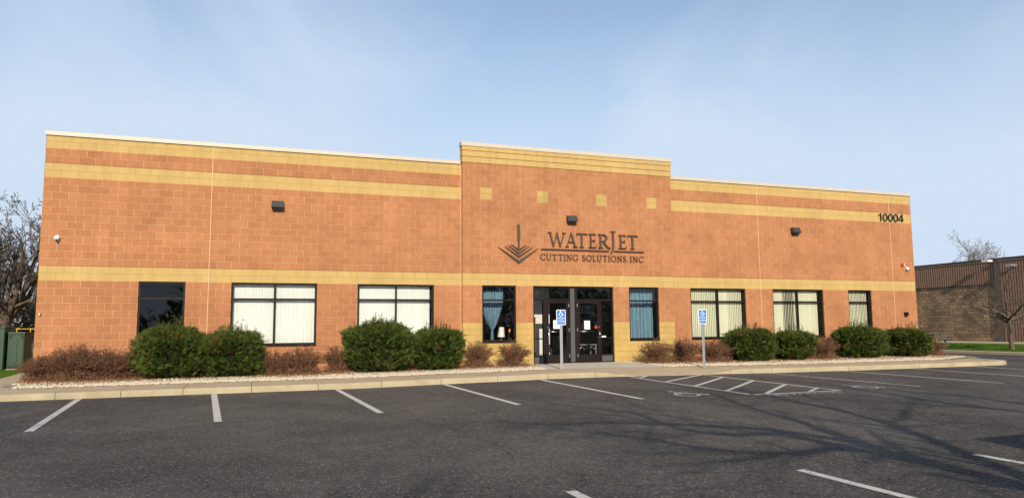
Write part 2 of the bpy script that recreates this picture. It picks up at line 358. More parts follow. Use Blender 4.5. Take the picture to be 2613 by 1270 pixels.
# painted markings, 4 mm above the asphalt that carries them
def strip(mb, a, b, w, dz=.005, n=None, w2=None):
    a = Vector((a[0], a[1])); b = Vector((b[0], b[1])); d = b-a; L_ = d.length; d.normalize(); p = Vector((-d.y, d.x))
    n = n or max(1, int(L_/.4)); w2 = w2 or w
    for k in range(n):
        t0, t1 = k/n, (k+1)/n; q = []
        for t, s in ((t0, -1), (t1, -1), (t1, 1), (t0, 1)):
            c = a+d*L_*t+p*s*(w+(w2-w)*t)/2; q.append((c.x, c.y, za(c.x, c.y)+dz))
        mb.quad(*q[::-1])
stalls = [((1.97, -4.60), (2.20, -9.44)), ((4.68, -4.58), (4.92, -9.36)), ((7.44, -4.62), (7.69, -9.23)), ((10.12, -4.62), (10.46, -9.07)), ((12.77, -4.62), (13.21, -9.16)),
          ((20.21, -4.63), (21.02, -9.19)), ((23.1, -4.62), (23.72, -9.32)), ((25.95, -4.6), (26.5, -9.2)), ((28.75, -4.6), (29.3, -9.2)),
          ((8.45, -15.9), (8.62, -20.6)), ((11.33, -15.9), (11.62, -20.8)), ((14.05, -15.95), (14.35, -20.8)), ((16.8, -15.95), (17.1, -20.8)), ((5.7, -17.2), (5.85, -20.6))]
for i, (a, b) in enumerate(stalls):
    mb = MB()
    w = .125 if i < 5 or i > 8 else .10
    strip(mb, a, b, w)
    tag(mb.build('parking_line', M['paintw'] if i in (5,) else M['paint']), kind='structure')
mb = MB()
strip(mb, (15.42, -4.75), (15.90, -9.22), .10); strip(mb, (17.88, -4.60), (18.41, -9.20), .10)
strip(mb, (15.92, -9.30), (18.44, -9.27), .10, dz=.0062)
for a, b in [((15.52, -5.05), (15.98, -4.62)), ((15.63, -6.20), (17.84, -4.58)), ((15.73, -7.35), (17.93, -5.46)), ((15.85, -8.45), (18.05, -6.60)), ((16.35, -9.20), (18.14, -7.72)), ((17.58, -9.2), (18.28, -8.66))]:
    strip(mb, a, b, .11, dz=.0074)
tag(mb.build('hatched_access_aisle', M['paint']), kind='structure')

# ---------------------------------------------------------------- stroked glyphs
def arc(cx, cy, rx, ry, a0, a1, n=14):
    return [(cx+rx*math.cos(R(a0+(a1-a0)*k/n)), cy+ry*math.sin(R(a0+(a1-a0)*k/n))) for k in range(n+1)]
TK, TN = .125, .055
def arcw(pts, cx, rx):  # thick where the curve runs vertically
    return [TN*.8+(TK-TN*.8)*min(1, abs(p[0]-cx)/rx)**1.5 for p in pts]
def glyph(ch):
    S = []; s = lambda p, w: S.append((p, w if isinstance(w, list) else [w]*len(p)))
    ser = lambda x0, x1, y: s([(x0, y), (x1, y)], .045)
    if ch == 'W':
        s([(.14, .99), (.44, .0)], TK); s([(.44, .0), (.74, .99)], TN); s([(.70, .97), (1.0, .0)], TK); s([(1.0, .0), (1.32, .99)], TN)
        ser(0, .30, .98); ser(1.18, 1.46, .98); return 1.46, S
    if ch == 'A':
        s([(.47, 1), (.13, .02)], TN); s([(.45, 1.0), (.80, .02)], TK); s([(.24, .36), (.66, .36)], TN); ser(0, .28, .02); ser(.64, .98, .02); return .98, S
    if ch == 'T':
        s([(.42, .98), (.42, .02)], TK); s([(.03, .965), (.81, .965)], .06); s([(.05, .98), (.0, .84)], [.06, .02]); s([(.79, .98), (.84, .84)], [.06, .02]); ser(.26, .58, .02); return .84, S
    if ch == 'E':
        s([(.17, .98), (.17, .02)], TK); s([(.0, .97), (.56, .97)], .055); s([(.17, .51), (.50, .51)], .055); s([(.0, .03), (.60, .03)], .055)
        s([(.55, .98), (.57, .85)], [.05, .02]); s([(.50, .60), (.50, .42)], .035); s([(.60, .03), (.65, .18)], [.06, .02]); return .65, S
    if ch == 'R':
        s([(.17, .98), (.17, .02)], TK); s([(.0, .97), (.34, .97)], .055); p = arc(.33, .735, .29, .235, 90, -90, 12); s(p, arcw(p, .33, .29)); s([(.17, .5), (.34, .5)], TN); ser(0, .34, .02)
        s([(.36, .5), (.62, .15), (.74, .05), (.92, .0)], [.11, .12, .10, .03]); return .92, S
    if ch == 'J':
        s([(.30, 1.18), (.30, .12), (.285, -.02), (.235, -.16), (.15, -.28), (.0, -.40)], [.14, .14, .14, .12, .07, .02]); s([(.09, 1.18), (.51, 1.18)], .05); return .52, S
    if ch == 'C':
        p = arc(.47, .5, .43, .49, 42, 318, 22); s(p, arcw(p, .47, .43)); s([(.79, .86), (.81, .70)], [.07, .02]); s([(.79, .14), (.82, .30)], [.06, .02]); return .84, S
    if ch == 'G':
        p = arc(.47, .5, .43, .49, 42, 315, 22); s(p, arcw(p, .47, .43)); s([(.79, .86), (.81, .70)], [.07, .02]); s([(.77, .42), (.77, .10)], TK*.9); ser(.60, .92, .42); return .92, S
    if ch == 'U':
        s([(.14, .98), (.14, .34)], TK); p = arc(.42, .34, .28, .33, 180, 360, 14); s(p, [TK-(TK-TN)*k/14 for k in range(15)]); s([(.70, .34), (.70, .98)], TN); ser(0, .3, .98); ser(.57, .84, .98); return .84, S
    if ch == 'I': s([(.16, .98), (.16, .02)], TK); ser(0, .32, .98); ser(0, .32, .02); return .32, S
    if ch == 'L': s([(.16, .98), (.16, .02)], TK); ser(0, .32, .98); s([(.0, .03), (.58, .03)], .055); s([(.58, .03), (.62, .18)], [.06, .02]); return .62, S
    if ch == 'N':
        s([(.16, .98), (.16, .02)], TN); s([(.14, .99), (.78, .0)], TK); s([(.78, .98), (.78, .0)], TN); ser(.0, .2, .98); ser(.04, .29, .02); ser(.65, .92, .98); return .92, S
    if ch == 'O': p = arc(.48, .5, .43, .485, 0, 360, 28); s(p, arcw(p, .48, .43)); return .96, S
    if ch == 'S':
        s([(.50, .84), (.42, .95), (.27, .975), (.12, .90), (.09, .74), (.18, .61), (.34, .50), (.49, .38), (.54, .22), (.45, .07), (.27, .02), (.11, .07), (.05, .20)],
          [.05, .05, .055, .09, .11, .12, .125, .12, .11, .08, .055, .05, .04]); s([(.50, .92), (.51, .76)], [.05, .02]); s([(.05, .26), (.055, .05)], [.02, .05]); return .60, S
    return .3, S
def stroke_mesh(mb, pts, ws, mapf, y0, y1):
    L_, R_ = [], []
    n = len(pts)
    for k in range(n):
        a = pts[max(0, k-1)]; b = pts[min(n-1, k+1)]; dx, dy = b[0]-a[0], b[1]-a[1]; l = math.hypot(dx, dy) or 1
        nx, ny = -dy/l, dx/l; w = ws[k]/2
        L_.append(mapf(pts[k][0]+nx*w, pts[k][1]+ny*w)); R_.append(mapf(pts[k][0]-nx*w, pts[k][1]-ny*w))
    for k in range(n-1):
        a, b, c, d = R_[k], R_[k+1], L_[k+1], L_[k]
        f = lambda p, y: (p[0], y, p[1])
        mb.quad(f(a, y0), f(b, y0), f(c, y0), f(d, y0))
        mb.quad(f(a, y1), f(b, y1), f(b, y0), f(a, y0)); mb.quad(f(d, y0), f(c, y0), f(c, y1), f(d, y1))
    for p, q in ((L_[0], R_[0]), (R_[-1], L_[-1])):
        mb.quad((p[0], y0, p[1]), (p[0], y1, p[1]), (q[0], y1, q[1]), (q[0], y0, q[1]))
def letter(ch, x0, x1, z0, z1, yw, parent, mat, name=None, depth=.05, gap=.012):
    w, S = glyph(ch); sx = (x1-x0)/w; sz = z1-z0; mb = MB()
    for k, (p, ws) in enumerate(S):
        if sx < sz: ws = [q*(.45+.55*sx/sz) for q in ws]
        stroke_mesh(mb, p, ws, lambda u, v: (x0+u*sx, z0+v*sz), yw-gap-depth-k*.0015, yw-gap)
    return mb.build(name or 'letter_'+ch.lower(), mat, parent)

# ---------------------------------------------------------------- the building
PX0, PX1, PY = 29.25*BL, 48.75*BL, -.17
W_END = 78*BL
building = thing('office_building', 'long single-storey office building of red and gold concrete block with raised entrance bay', 'building')
TOPZ, TOPP = 33*CO, 36*CO
WIN = dict(A=(2.45, 3.66), B=(4.89, 7.33), C=(8.55, 10.98), D=(12.55, 13.73), E=(17.98, 19.18), F=(20.63, 23.07), G=(24.33, 26.78), H=(28.05, 29.26))
ZS, ZH = 4*CO-.005, 13*CO+.008
DOOR = (14.34, 17.36)
def wall_face(mb, xs, zs, hole, mat, y, dy):
    """vertical face grid facing -y with real openings, plus small ledges where the gold courses sit back"""
    for i in range(len(xs)-1):
        for j in range(len(zs)-1):
            xm, zm = (xs[i]+xs[i+1])/2, (zs[j]+zs[j+1])/2
            if hole(xm, zm): continue
            m = mat(xm, zm); yy = y+dy(zm)
            a, b, c, d = xs[i], xs[i+1], zs[j], zs[j+1]
            mb.quad((a, yy, c), (b, yy, c), (b, yy, d), (a, yy, d), m, uv=[(a, c), (b, c), (b, d), (a, d)])
            if j+1 < len(zs)-1:
                y2 = y+dy((zs[j+1]+zs[j+2])/2)
                if abs(y2-yy) > 1e-4 and not hole(xm, (zs[j+1]+zs[j+2])/2):
                    mb.quad((a, yy, d), (b, yy, d), (b, y2, d), (a, y2, d), m, uv=[(a, d), (b, d), (b, d+.01), (a, d+.01)])
def side_face(mb, x, y0, y1, zlist, mats, flip):
    for (c, d), m in zip(zip(zlist[:-1], zlist[1:]), mats):
        q = [(x, y0, c), (x, y1, c), (x, y1, d), (x, y0, d)]; uv = [(y0, c), (y1, c), (y1, d), (y0, d)]
        if flip: q = q[::-1]; uv = uv[::-1]
        mb.quad(*q, m, uv=uv)
GOLDW = lambda z: any(a*CO < z < b*CO for a, b in ((13, 15), (27, 29), (31, 34)))
def reveals(mb, x0, x1, z0, z1, y, d, mcol, sill=True):
    # jambs, head and sill of an opening
    for x, fl in ((x0, True), (x1, False)):
        for c, e in ((z0, 7*CO), (7*CO, z1)) if z0 < 7*CO else ((z0, z1),):
            q = [(x, y, c), (x, y+d, c), (x, y+d, e), (x, y, e)]; uv = [(x, c), (x+d, c), (x+d, e), (x, e)]
            if not fl: q = q[::-1]; uv = uv[::-1]
            mb.quad(*q, mcol((c+e)/2), uv=uv)
    mb.quad((x0, y, z1), (x0, y+d, z1), (x1, y+d, z1), (x1, y, z1), mcol(z1+.1), uv=[(x0, z1), (x0, z1+d), (x1, z1+d), (x1, z1)])
    if sill: mb.quad((x0, y, z0), (x1, y, z0), (x1, y+d, z0), (x0, y+d, z0), mcol(z0-.1), uv=[(x0, z0), (x1, z0), (x1, z0-d), (x0, z0-d)])
def walls():
    zs = [-.15, ZS, 7*CO, 13*CO, ZH, 15*CO, 27*CO, 29*CO, 31*CO, TOPZ]
    dy = lambda z: .014 if GOLDW(z) else 0.
    # wings
    for nm, a, b, ws in (('left_wing', 0, PX0, 'ABC'), ('right_wing', PX1, W_END, 'FGH')):
        mb = MB(); xs = sorted([a, b]+[x for k in ws for x in WIN[k]])
        hole = lambda x, z: any(WIN[k][0] < x < WIN[k][1] and ZS < z < ZH for k in ws)
        wall_face(mb, xs, zs, hole, lambda x, z: 1 if GOLDW(z) else 0, 0, dy)
        for k in ws: reveals(mb, *WIN[k], ZS, ZH, .001, .19, lambda z: 1 if GOLDW(z) else 0)
        mb.build('wall', [M['red'], M['gold']], building)
    # projecting entrance bay
    mb = MB(); xs = sorted([PX0, PX1]+[x for k in 'DE' for x in WIN[k]]+list(DOOR)+[PX0+k*BL for k in (1.5, 2.5, 6.5, 7.5, 12, 13, 17, 18)])
    zs = [-.15, .055, ZS, 7*CO, 13*CO, ZH, 15*CO, 27*CO, 29*CO, 33*CO]
    hole = lambda x, z: any(WIN[k][0] < x < WIN[k][1] and ZS < z < ZH for k in 'DE') or (DOOR[0] < x < DOOR[1] and .055 < z < ZH)
    def pm(x, z):
        if z < 7*CO: return 2
        if 13*CO < z < 15*CO: return 1
        if 27*CO < z < 29*CO and any(PX0+a*BL < x < PX0+b*BL for a, b in ((1.5, 2.5), (6.5, 7.5), (12, 13), (17, 18))): return 2
        return 0
    wall_face(mb, xs, zs, hole, pm, PY, lambda z: .014 if 13*CO < z < 15*CO else 0)
    rm = lambda z: 2 if z < 7*CO else (0 if z < ZH else 1)
    for k in 'DE': reveals(mb, *WIN[k], ZS, ZH, PY+.001, .19, rm)
    reveals(mb, *DOOR, .055, ZH, PY+.001, .19, rm, sill=False)
    zl = [-.15, 7*CO, 13*CO, 15*CO, 33*CO]
    side_face(mb, PX0, PY, .0, zl, [2, 0, 1, 0], True); side_face(mb, PX1, PY, .0, zl, [2, 0, 1, 0], False)
    mb.quad((PX1, .06, TOPZ), (PX0, .06, TOPZ), (PX0, .06, 33*CO), (PX1, .06, 33*CO), 0, uv=[(PX1, TOPZ), (PX0, TOPZ), (PX0, 33*CO), (PX1, 33*CO)])
    mb.build('wall', [M['redp'], M['goldp'], M['goldr']], building)
    # three stepped gold courses of the cornice, with shadow gaps between them
    mb = MB()
    for k, (a, b) in enumerate(((33*CO+.004, 34*CO-.012), (34*CO+.004, 35*CO-.012), (35*CO+.004, 36*CO))):
        e = .018+.004*k; x0, x1, y0, y1 = PX0-e, PX1+e, PY-e, .06
        mb.quad((x0, y0, a), (x1, y0, a), (x1, y0, b), (x0, y0, b), 0, uv=[(x0, a), (x1, a), (x1, b), (x0, b)])
        mb.quad((x0, y1, a), (x0, y0, a), (x0, y0, b), (x0, y1, b), 0, uv=[(y1, a), (y0, a), (y0, b), (y1, b)])
        mb.quad((x1, y0, a), (x1, y1, a), (x1, y1, b), (x1, y0, b), 0, uv=[(y0, a), (y1, a), (y1, b), (y0, b)])
        mb.quad((x0, y0, a), (x0, y1, a), (x1, y1, a), (x1, y0, a), 0); mb.quad((x0, y0, b), (x1, y0, b), (x1, y1, b), (x0, y1, b), 0)
    mb.box(PX0+.005, PX1-.005, PY+.03, .05, 33*CO-.02, 36*CO-.01, 0)
    mb.build('cornice', M['goldp'], building)
    # end walls, rear wall
    mb = MB(); zl = [-.15, 13*CO, 15*CO, 27*CO, 29*CO, 31*CO, TOPZ]; ml = [0, 1, 0, 1, 0, 1]
    side_face(mb, 0, 0, 16, zl, ml, True); side_face(mb, W_END, 0, 16, zl, ml, False)
    mb.quad((W_END, 16, -.15), (0, 16, -.15), (0, 16, TOPZ), (W_END, 16, TOPZ), 0, uv=[(W_END, -.15), (0, -.15), (0, TOPZ), (W_END, TOPZ)])
    mb.build('wall', [M['red'], M['gold']], building)
    # metal coping
    mb = MB(); e = .03; z0, z1 = TOPZ-.045, TOPZ+.075
    def cop(x0, x1, y0, y1, z0, z1): mb.box(x0, x1, y0, y1, z0, z1)
    cop(-e, PX0-.025, -e, .28, z0, z1); cop(PX1+.025, W_END+e, -e, .28, z0, z1); cop(PX0-.023, PX1+.023, .11, .28, z0, z1)
    cop(-e, .28, .282, 16-.28, z0, z1); cop(W_END-.28, W_END+e, .282, 16-.28, z0, z1); cop(-e, W_END+e, 15.722, 16.03, z0, z1)
    zp0, zp1 = TOPP-.06, TOPP+.075; e = .05
    cop(PX0-e, PX1+e, PY-e, .10, zp0, zp1)
    mb.build('coping', M['coping'], building, bevel=.006)
    for x in list(np.arange(3.0, PX0, 3.05))+list(np.arange(PX1+2.4, W_END, 3.05)):
        mb = MB(); mb.box(x-.035, x+.035, -.034, .284, z0-.004, z1+.004); mb.build('coping_seam', M['coping'], building)
    for x in (PX0+2.6, PX0+5.4):
        mb = MB(); mb.box(x-.035, x+.035, PY-.055, .104, zp0-.004, zp1+.004); mb.build('coping_seam', M['coping'], building)
    mb = MB()
    mb.box(.02, W_END-.02, .3, 15.98, 5.9, 6.1); 
    mb.build('roof', M['roof'], building)
    # soft joints
    for x in (10.5*BL, 58.5*BL, 75*BL):
        mb = MB(); mb.box(x-.007, x+.007, -.006, .03, -.1, TOPZ-.05); mb.build('control_joint', M['sealant'], building)
    mb = MB(); mb.box(PX0-.016, PX0-.002, -.012, .02, -.1, TOPZ-.05); mb.build('control_joint', M['sealant'], building)
    # rooms behind the glass
    mb = MB()
    mb.quad((.05, .22, .04), (W_END-.05, .22, .04), (W_END-.05, 9, .04), (.05, 9, .04), 1)
    mb.quad((.05, 9, 2.95), (W_END-.05, 9, 2.95), (W_END-.05, .22, 2.95), (.05, .22, 2.95), 2)
    mb.quad((.05, 9, .04), (W_END-.05, 9, .04), (W_END-.05, 9, 2.95), (.05, 9, 2.95), 0)
    for x in (4.3, 8.0, PX0, PX1, 23.7, 27.4): mb.box(x-.05, x+.05, .22, 9, .04, 2.95, 0)
    mb.build('interior', [M['intwall'], M['intfloor'], M['intdark']], building)
    mb = MB(); mb.box(14.70, 15.68, 1.6, 1.72, .045, 2.94); mb.build('interior', M['white'], building)
walls()

def frame_window(name, x0, x1, y, cols, transom=True, blind=None, z0=ZS, z1=ZH):
    """bronze window frame part with its glass (and blinds) as sub-parts"""
    fw = .058; mb = MB(); yf, yb = y+.045, y+.135
    mb.box(x0, x0+fw, yf, yb, z0, z1); mb.box(x1-fw, x1, yf, yb, z0, z1)
    mb.box(x0+fw, x1-fw, yf, yb, z1-fw, z1); mb.box(x0+fw, x1-fw, yf, yb, z0, z0+fw)
    mb.box(x0-.004, x1+.004, y-.015, yf-.001, z0-.045, z0+.012)
    xm = (x0+x1)/2; zt = 2.165
    xe = [x0+fw, x1-fw] if cols == 1 else [x0+fw, xm-.026, xm+.026, x1-fw]
    if cols == 2: mb.box(xm-.026, xm+.026, yf+.002, yb, z0+fw, z1-fw)
    for a, b in zip(xe[::2], xe[1::2]): mb.box(a, b, yf+.004, yb, zt-.026, zt+.026)
    fr = mb.build('window', M['bronze'], building)
    pm = MB()
    for a, b in zip(xe[::2], xe[1::2]):
        for c, d in ((z0+fw, zt-.026), (zt+.026, z1-fw)): pm.quad((a, yf+.045, c), (b, yf+.045, c), (b, yf+.045, d), (a, yf+.045, d))
    pm.build('pane', M['glass'], fr)
    return fr
def blinds(fr, x0, x1, y, zb, angle, mat, gaps=(), tilt=None, right=None, r=None):
    mb = MB(); w = .089; x = x0; r = r or random.Random(3)
    while x < x1:
        if not any(a < x < b for a, b in gaps):
            ang = R((tilt(x) if tilt else angle)+r.uniform(-3, 3)); c, s = math.cos(ang), math.sin(ang); zt = 2.60
            pts = [(-w/2, 0), (-w/6, -.006), (w/6, -.006), (w/2, 0)]
            P = [(x+px*c-py*s, y+px*s+py*c) for px, py in pts]
            for a, b in zip(P[:-1], P[1:]): mb.quad((a[0], a[1], zb), (b[0], b[1], zb), (b[0], b[1], zt), (a[0], a[1], zt))
        x += w*.86
    mb.box(x0-.03, x1+.03, y-.03, y+.03, 2.60, 2.66)
    return mb.build('blinds', mat, fr)
wA = frame_window('window', *WIN['A'], 0, 1); wB = frame_window('window', *WIN['B'], 0, 2); wC = frame_window('window', *WIN['C'], 0, 2)
wD = frame_window('window', *WIN['D'], PY, 1); wE = frame_window('window', *WIN['E'], PY, 1)
wF = frame_window('window', *WIN['F'], 0, 2); wG = frame_window('window', *WIN['G'], 0, 2); wH = frame_window('window', *WIN['H'], 0, 1)
blinds(wB, 4.97, 7.28, .205, .84, 12, M['blindw']); blinds(wC, 8.62, 10.88, .205, .84, 10, M['blindw'])
blinds(wF, 20.68, 23.02, .205, .84, 0, M['blindc'], tilt=lambda x: 19 if x < 21.95 or x > 22.42 else 7)
blinds(wG, 24.38, 26.62, .205, .84, 0, M['blindc'], tilt=lambda x: 9 if x < 24.95 or x > 25.50 else 33)
blinds(wH, 28.08, 29.19, .205, .84, 21, M['blindc'])
# the first window has nothing hung behind it: dark room

def curtain(fr, x0, x1, y, z0, z1, pinch=None, band=None):
    mb = MB(); nx, nz = 90, 26; r = random.Random(5); ph = [r.uniform(0, 6) for _ in range(4)]
    idx = {}
    for j in range(nz+1):
        z = z0+(z1-z0)*j/nz
        for i in range(nx+1):
            u = i/nx
            if pinch:
                zp, xp, wp = pinch
                if z > zp: t = min(1, (z-zp)/(2.05-zp)); wd = wp+((x1-x0)-wp)*t**.72; cx = xp+((x0+x1)/2-xp)*t**.8
                else: t = (zp-z)/(zp-z0+.001); wd = wp*(1+.55*t); cx = xp
                x = cx+(u-.5)*wd; amp = .032+.02*(1-t if z > zp else 1)
            else: x = x0+u*(x1-x0); amp = .036
            yy = y+amp*(math.sin(u*58+ph[0])+.6*math.sin(u*103+ph[1]+.6*z))+.008*math.sin(z*7+u*20)
            idx[i, j] = len(mb.v); mb.v.append((x, yy, z))
    for j in range(nz):
        zm = z0+(z1-z0)*(j+.5)/nz
        for i in range(nx):
            mb.f.append((idx[i, j], idx[i+1, j], idx[i+1, j+1], idx[i, j+1])); mb.m.append(1 if band and band[0] < zm < band[1] else 0)
    return mb.build('curtain', [M['curtain'], M['curtain2']], fr, smooth=True)
curtain(wD, 12.58, 13.38, .16, .86, 2.60, pinch=(1.20, 12.98, .07), band=(1.90, 2.02))
curtain(wE, 18.02, 19.10, .16, .86, 2.62, band=(1.93, 1.99))
mb = MB(); mb.box(12.56, 13.70, .165, .175, 2.44, 2.60); mb.build('curtain', M['curtain2'], wD)

# -- storefront
YF = -.115   # front plane of the storefront frame
def storefront():
    z0, z1 = .058, ZH; yb = YF+.11; mb = MB()
    B = lambda a, b, c, d, y0=YF, y1=yb: mb.box(a, b, y0, y1, c, d)
    B(14.342, 14.394, z0, z1); B(17.31, 17.358, z0, z1); B(14.394, 17.31, 2.595, z1)
    B(15.665, 15.721, z0, 2.595); B(15.880, 15.985, z0, 2.595)                     # post each side of the grey panel
    B(14.394, 15.665, 2.150, 2.213); B(15.985, 17.31, 2.150, 2.213)              # transom bar
    B(14.725, 14.838, z0, 2.150, YF+.004); B(16.848, 16.905, z0, 2.150, YF+.004)
    B(14.394, 14.725, .862, .90, YF+.006); B(16.905, 17.31, .862, .90, YF+.006)
    B(14.394, 14.725, .275, .325, YF+.006); B(16.905, 17.31, .285, .335, YF+.006)
    B(16.905, 17.31, z0, .085, YF+.006)
    fr = mb.build('storefront_frame', M['bronze'], building)
    pm = MB()
    for a, b, c, d in ((14.394, 15.665, 2.213, 2.595), (15.985, 17.31, 2.213, 2.595), (14.394, 14.725, .90, 2.150), (14.394, 14.725, .325, .862), (16.905, 17.31, .90, 2.150), (16.905, 17.31, .335, .862)):
        pm.quad((a, YF+.055, c), (b, YF+.055, c), (b, YF+.055, d), (a, YF+.055, d))
    pm.build('pane', M['glass'], fr)
    pn = MB(); pn.box(15.721, 15.880, YF-.012, YF+.05, .085, 2.58); pn.build('panel', M['panel'], fr)
    pn = MB(); pn.box(14.394, 14.725, YF+.02, YF+.06, z0, .275); pn.build('panel', M['panel'], fr)
    pn = MB(); pn.box(16.905, 17.31, YF+.012, YF+.06, .085, .285); pn.build('panel', M['panel'], fr)
storefront()
def door(x0, x1, hinge_right):
    z0, z1 = .068, 2.143; s = .085; y0, y1 = YF+.012, YF+.062; mb = MB()
    mb.box(x0, x0+s, y0, y1, z0, z1); mb.box(x1-s, x1, y0, y1, z0, z1); mb.box(x0+s, x1-s, y0, y1, z1-s*.8, z1); mb.box(x0+s, x1-s, y0, y1, z0, z0+.265)
    d = mb.build('door', M['bronze'], building, bevel=.004)
    pm = MB(); pm.quad((x0+s, YF+.04, z0+.265), (x1-s, YF+.04, z0+.265), (x1-s, YF+.04, z1-s*.8), (x0+s, YF+.04, z1-s*.8)); pm.build('pane', M['glass'], d)
    hb = MB(); hb.tube([(x0+.03, YF+.10, 1.11), (x1-.03, YF+.10, 1.11)], .014); hb.build('push_bar', M['steel'], d, smooth=True)
    hx = x0+.045 if hinge_right else x1-.045; sg = 1 if hinge_right else -1
    h = MB(); h.tube([(hx, YF+.012, 1.105), (hx, YF-.05, 1.10), (hx+sg*.0, YF-.062, 1.06), (hx, YF-.062, .92), (hx, YF-.05, .885), (hx, YF+.012, .88)], .012); h.build('handle', M['steel'], d, smooth=True)
    lk = MB(); lk.tube([(hx, YF+.012, 1.255), (hx, YF-.008, 1.255)], .022, 14); lk.build('lock_cylinder', M['steel'], d)
    hgx = x1+.006 if hinge_right else x0-.006
    for z in (2.0, 1.17, .30):
        q = MB(); q.tube([(hgx, YF-.006, z-.055), (hgx, YF-.006, z+.055)], .009, 8); q.build('hinge', M['galv'], d)
door(14.842, 15.662, True); door(15.99, 16.845, False)

# -- things fixed to the wall
def wall_light(x, z, y, label):
    t = thing('wall_light', label, 'wall light', (x, y, z), 'wall pack lights above the windows and entrance')
    w = .175; mb = MB()      # hood: back plate, sloped front, closed sides
    pr = [(0, .115), (-.115, .115), (-.215, -.065), (-.205, -.105), (-.185, -.105), (-.16, -.09), (0, -.09)]
    for s in (-w, w): 
        q = [(x+s, y+a, z+b) for a, b in pr]; mb.poly(q if s > 0 else q[::-1])
    for k in range(len(pr)):
        a, b = pr[k], pr[(k+1) % len(pr)]; mb.quad((x-w, y+a[0], z+a[1]), (x+w, y+a[0], z+a[1]), (x+w, y+b[0], z+b[1]), (x-w, y+b[0], z+b[1]))
    mb.build('hood', M['hood'], t, bevel=.008)
    lb = MB(); lb.box(x-w+.03, x+w-.03, y-.14, y-.012, z-.150, z-.092); lb.build('lens', M['black'], t)
wall_light(6.12, 5.0, -.002, 'dark wall light above the wide white-blind window of the left wing')
wall_light(15.78, 4.96, PY-.002, 'dark wall light above the company lettering over the entrance')
wall_light(25.50, 4.95, -.002, 'dark wall light high on the right wing, left of the black house number')
def dome_camera(x, z, y, label):
    t = thing('security_camera', label, 'camera', (x, y, z), 'white security cameras near the building corners')
    mb = MB(); mb.tube([(x, y, z+.045), (x, y-.045, z+.045)], .062, 16); mb.box(x-.058, x+.058, y-.12, y-.01, z+.02, z+.062); mb.build('mount', M['white'], t, bevel=.006)
    mb = MB()
    pts = [(x, y-.075, z+.02), (x, y-.078, z-.005), (x, y-.082, z-.03), (x, y-.085, z-.055)]; mb.tube(pts, [.056, .056, .044, .018], 16); mb.build('housing', M['white'], t, smooth=True)
    mb = MB(); mb.tube([(x+.004, y-.115, z-.022), (x+.006, y-.145, z-.034)], .026, 12); mb.build('camera_lens', M['black'], t)
dome_camera(.40, 3.77, 0, 'small white dome camera on the left corner of the building')
dome_camera(31.24, 3.53, 0, 'small white dome camera on the right corner below the red alarm')
t = thing('fire_alarm', 'small red alarm strobe above the right corner camera', 'alarm', (31.02, 0, 3.72))
mb = MB(); mb.box(30.96, 31.08, -.05, 0, 3.655, 3.785); mb.build('alarm_body', M['redp_'], t, bevel=.006)
mb = MB(); mb.box(31.083, 31.12, -.045, 0, 3.67, 3.79); mb.build('strobe', M['white'], t)
t = thing('outlet_box', 'small dark brown outlet box low on the right end of the wall', 'outlet box', (31.03, 0, 1.70))
mb = MB(); mb.box(30.95, 31.11, -.10, 0, 1.62, 1.76); mb.build('box_cover', M['bronze'], t, bevel=.01)
mb = MB(); mb.box(30.98, 31.08, -.08, -.02, 1.58, 1.618); mb.build('box_base', M['black'], t)
t = thing('hose_tap', 'small white tap on the lower left corner of the wall', 'tap', (.10, 0, 1.73))
mb = MB(); mb.tube([(.08, 0, 1.70), (.10, -.06, 1.73)], .018, 8); mb.tube([(.10, -.062, 1.70), (.10, -.065, 1.76)], .015, 8); mb.build('tap_body', M['white'], t)

sign = thing('company_sign', 'brown raised metal lettering and chevron emblem on the brick above the entrance', 'sign', (16.6, PY, 3.9))
YL = PY-.006
def rules():
    for a, b in ((14.63, 17.21), (17.43, 18.60)):
        mb = MB(); mb.box(a, b, YL-.06, YL-.012, 3.878, 3.918); mb.build('rule', M['letter'], sign, bevel=.003)
rules()
for ch, a, b in (('W', 14.90, 15.56), ('A', 15.54, 16.00), ('T', 15.96, 16.36), ('E', 16.43, 16.72), ('R', 16.80, 17.27), ('E', 17.60, 17.90), ('T', 17.95, 18.35)):
    letter(ch, a, b, 3.995, 4.485, YL, sign, M['letter'])
letter('J', 17.25, 17.48, 3.995, 4.50, YL, sign, M['letter'])
def line_of(text, x0, x1, z0, z1):
    ws = [glyph(c)[0] for c in text]; gap = .16; tot = sum(ws)+gap*(len(ws)-1); k = (x1-x0)/tot; x = x0
    for c, w in zip(text, ws):
        letter(c, x, x+w*k, z0, z1, YL, sign, M['letter'], depth=.03); x += (w+gap)*k
line_of('CUTTING', 14.61, 16.02, 3.53, 3.735); line_of('SOLUTIONS', 16.16, 17.89, 3.53, 3.735); line_of('INC', 18.04, 18.59, 3.53, 3.735)
mb = MB(); mb.prism([(13.79, 4.70), (13.79, 4.15), (13.81, 4.09), (13.81, 3.87), (13.86, 3.87), (13.86, 4.09), (13.88, 4.15), (13.88, 4.70)], YL-.06, YL-.012); mb.build('nozzle', M['letter'], sign)
for xa, xb, zt, z1, z2 in ((13.09, 14.55, 3.93, 3.50, 3.39), (13.335, 14.33, 3.945, 3.665, 3.585), (13.44, 14.21, 3.99, 3.775, 3.715), (13.54, 14.12, 4.03, 3.875, 3.825)):
    mb = MB(); c = 13.832
    # two arms that swell toward the point
    mb.prism([(xa, zt), (c, z2), (c, z1)], YL-.055, YL-.012); mb.prism([(c, z2), (xb, zt), (c, z1)], YL-.056, YL-.012)
    mb.build('chevron', M['letter'], sign)

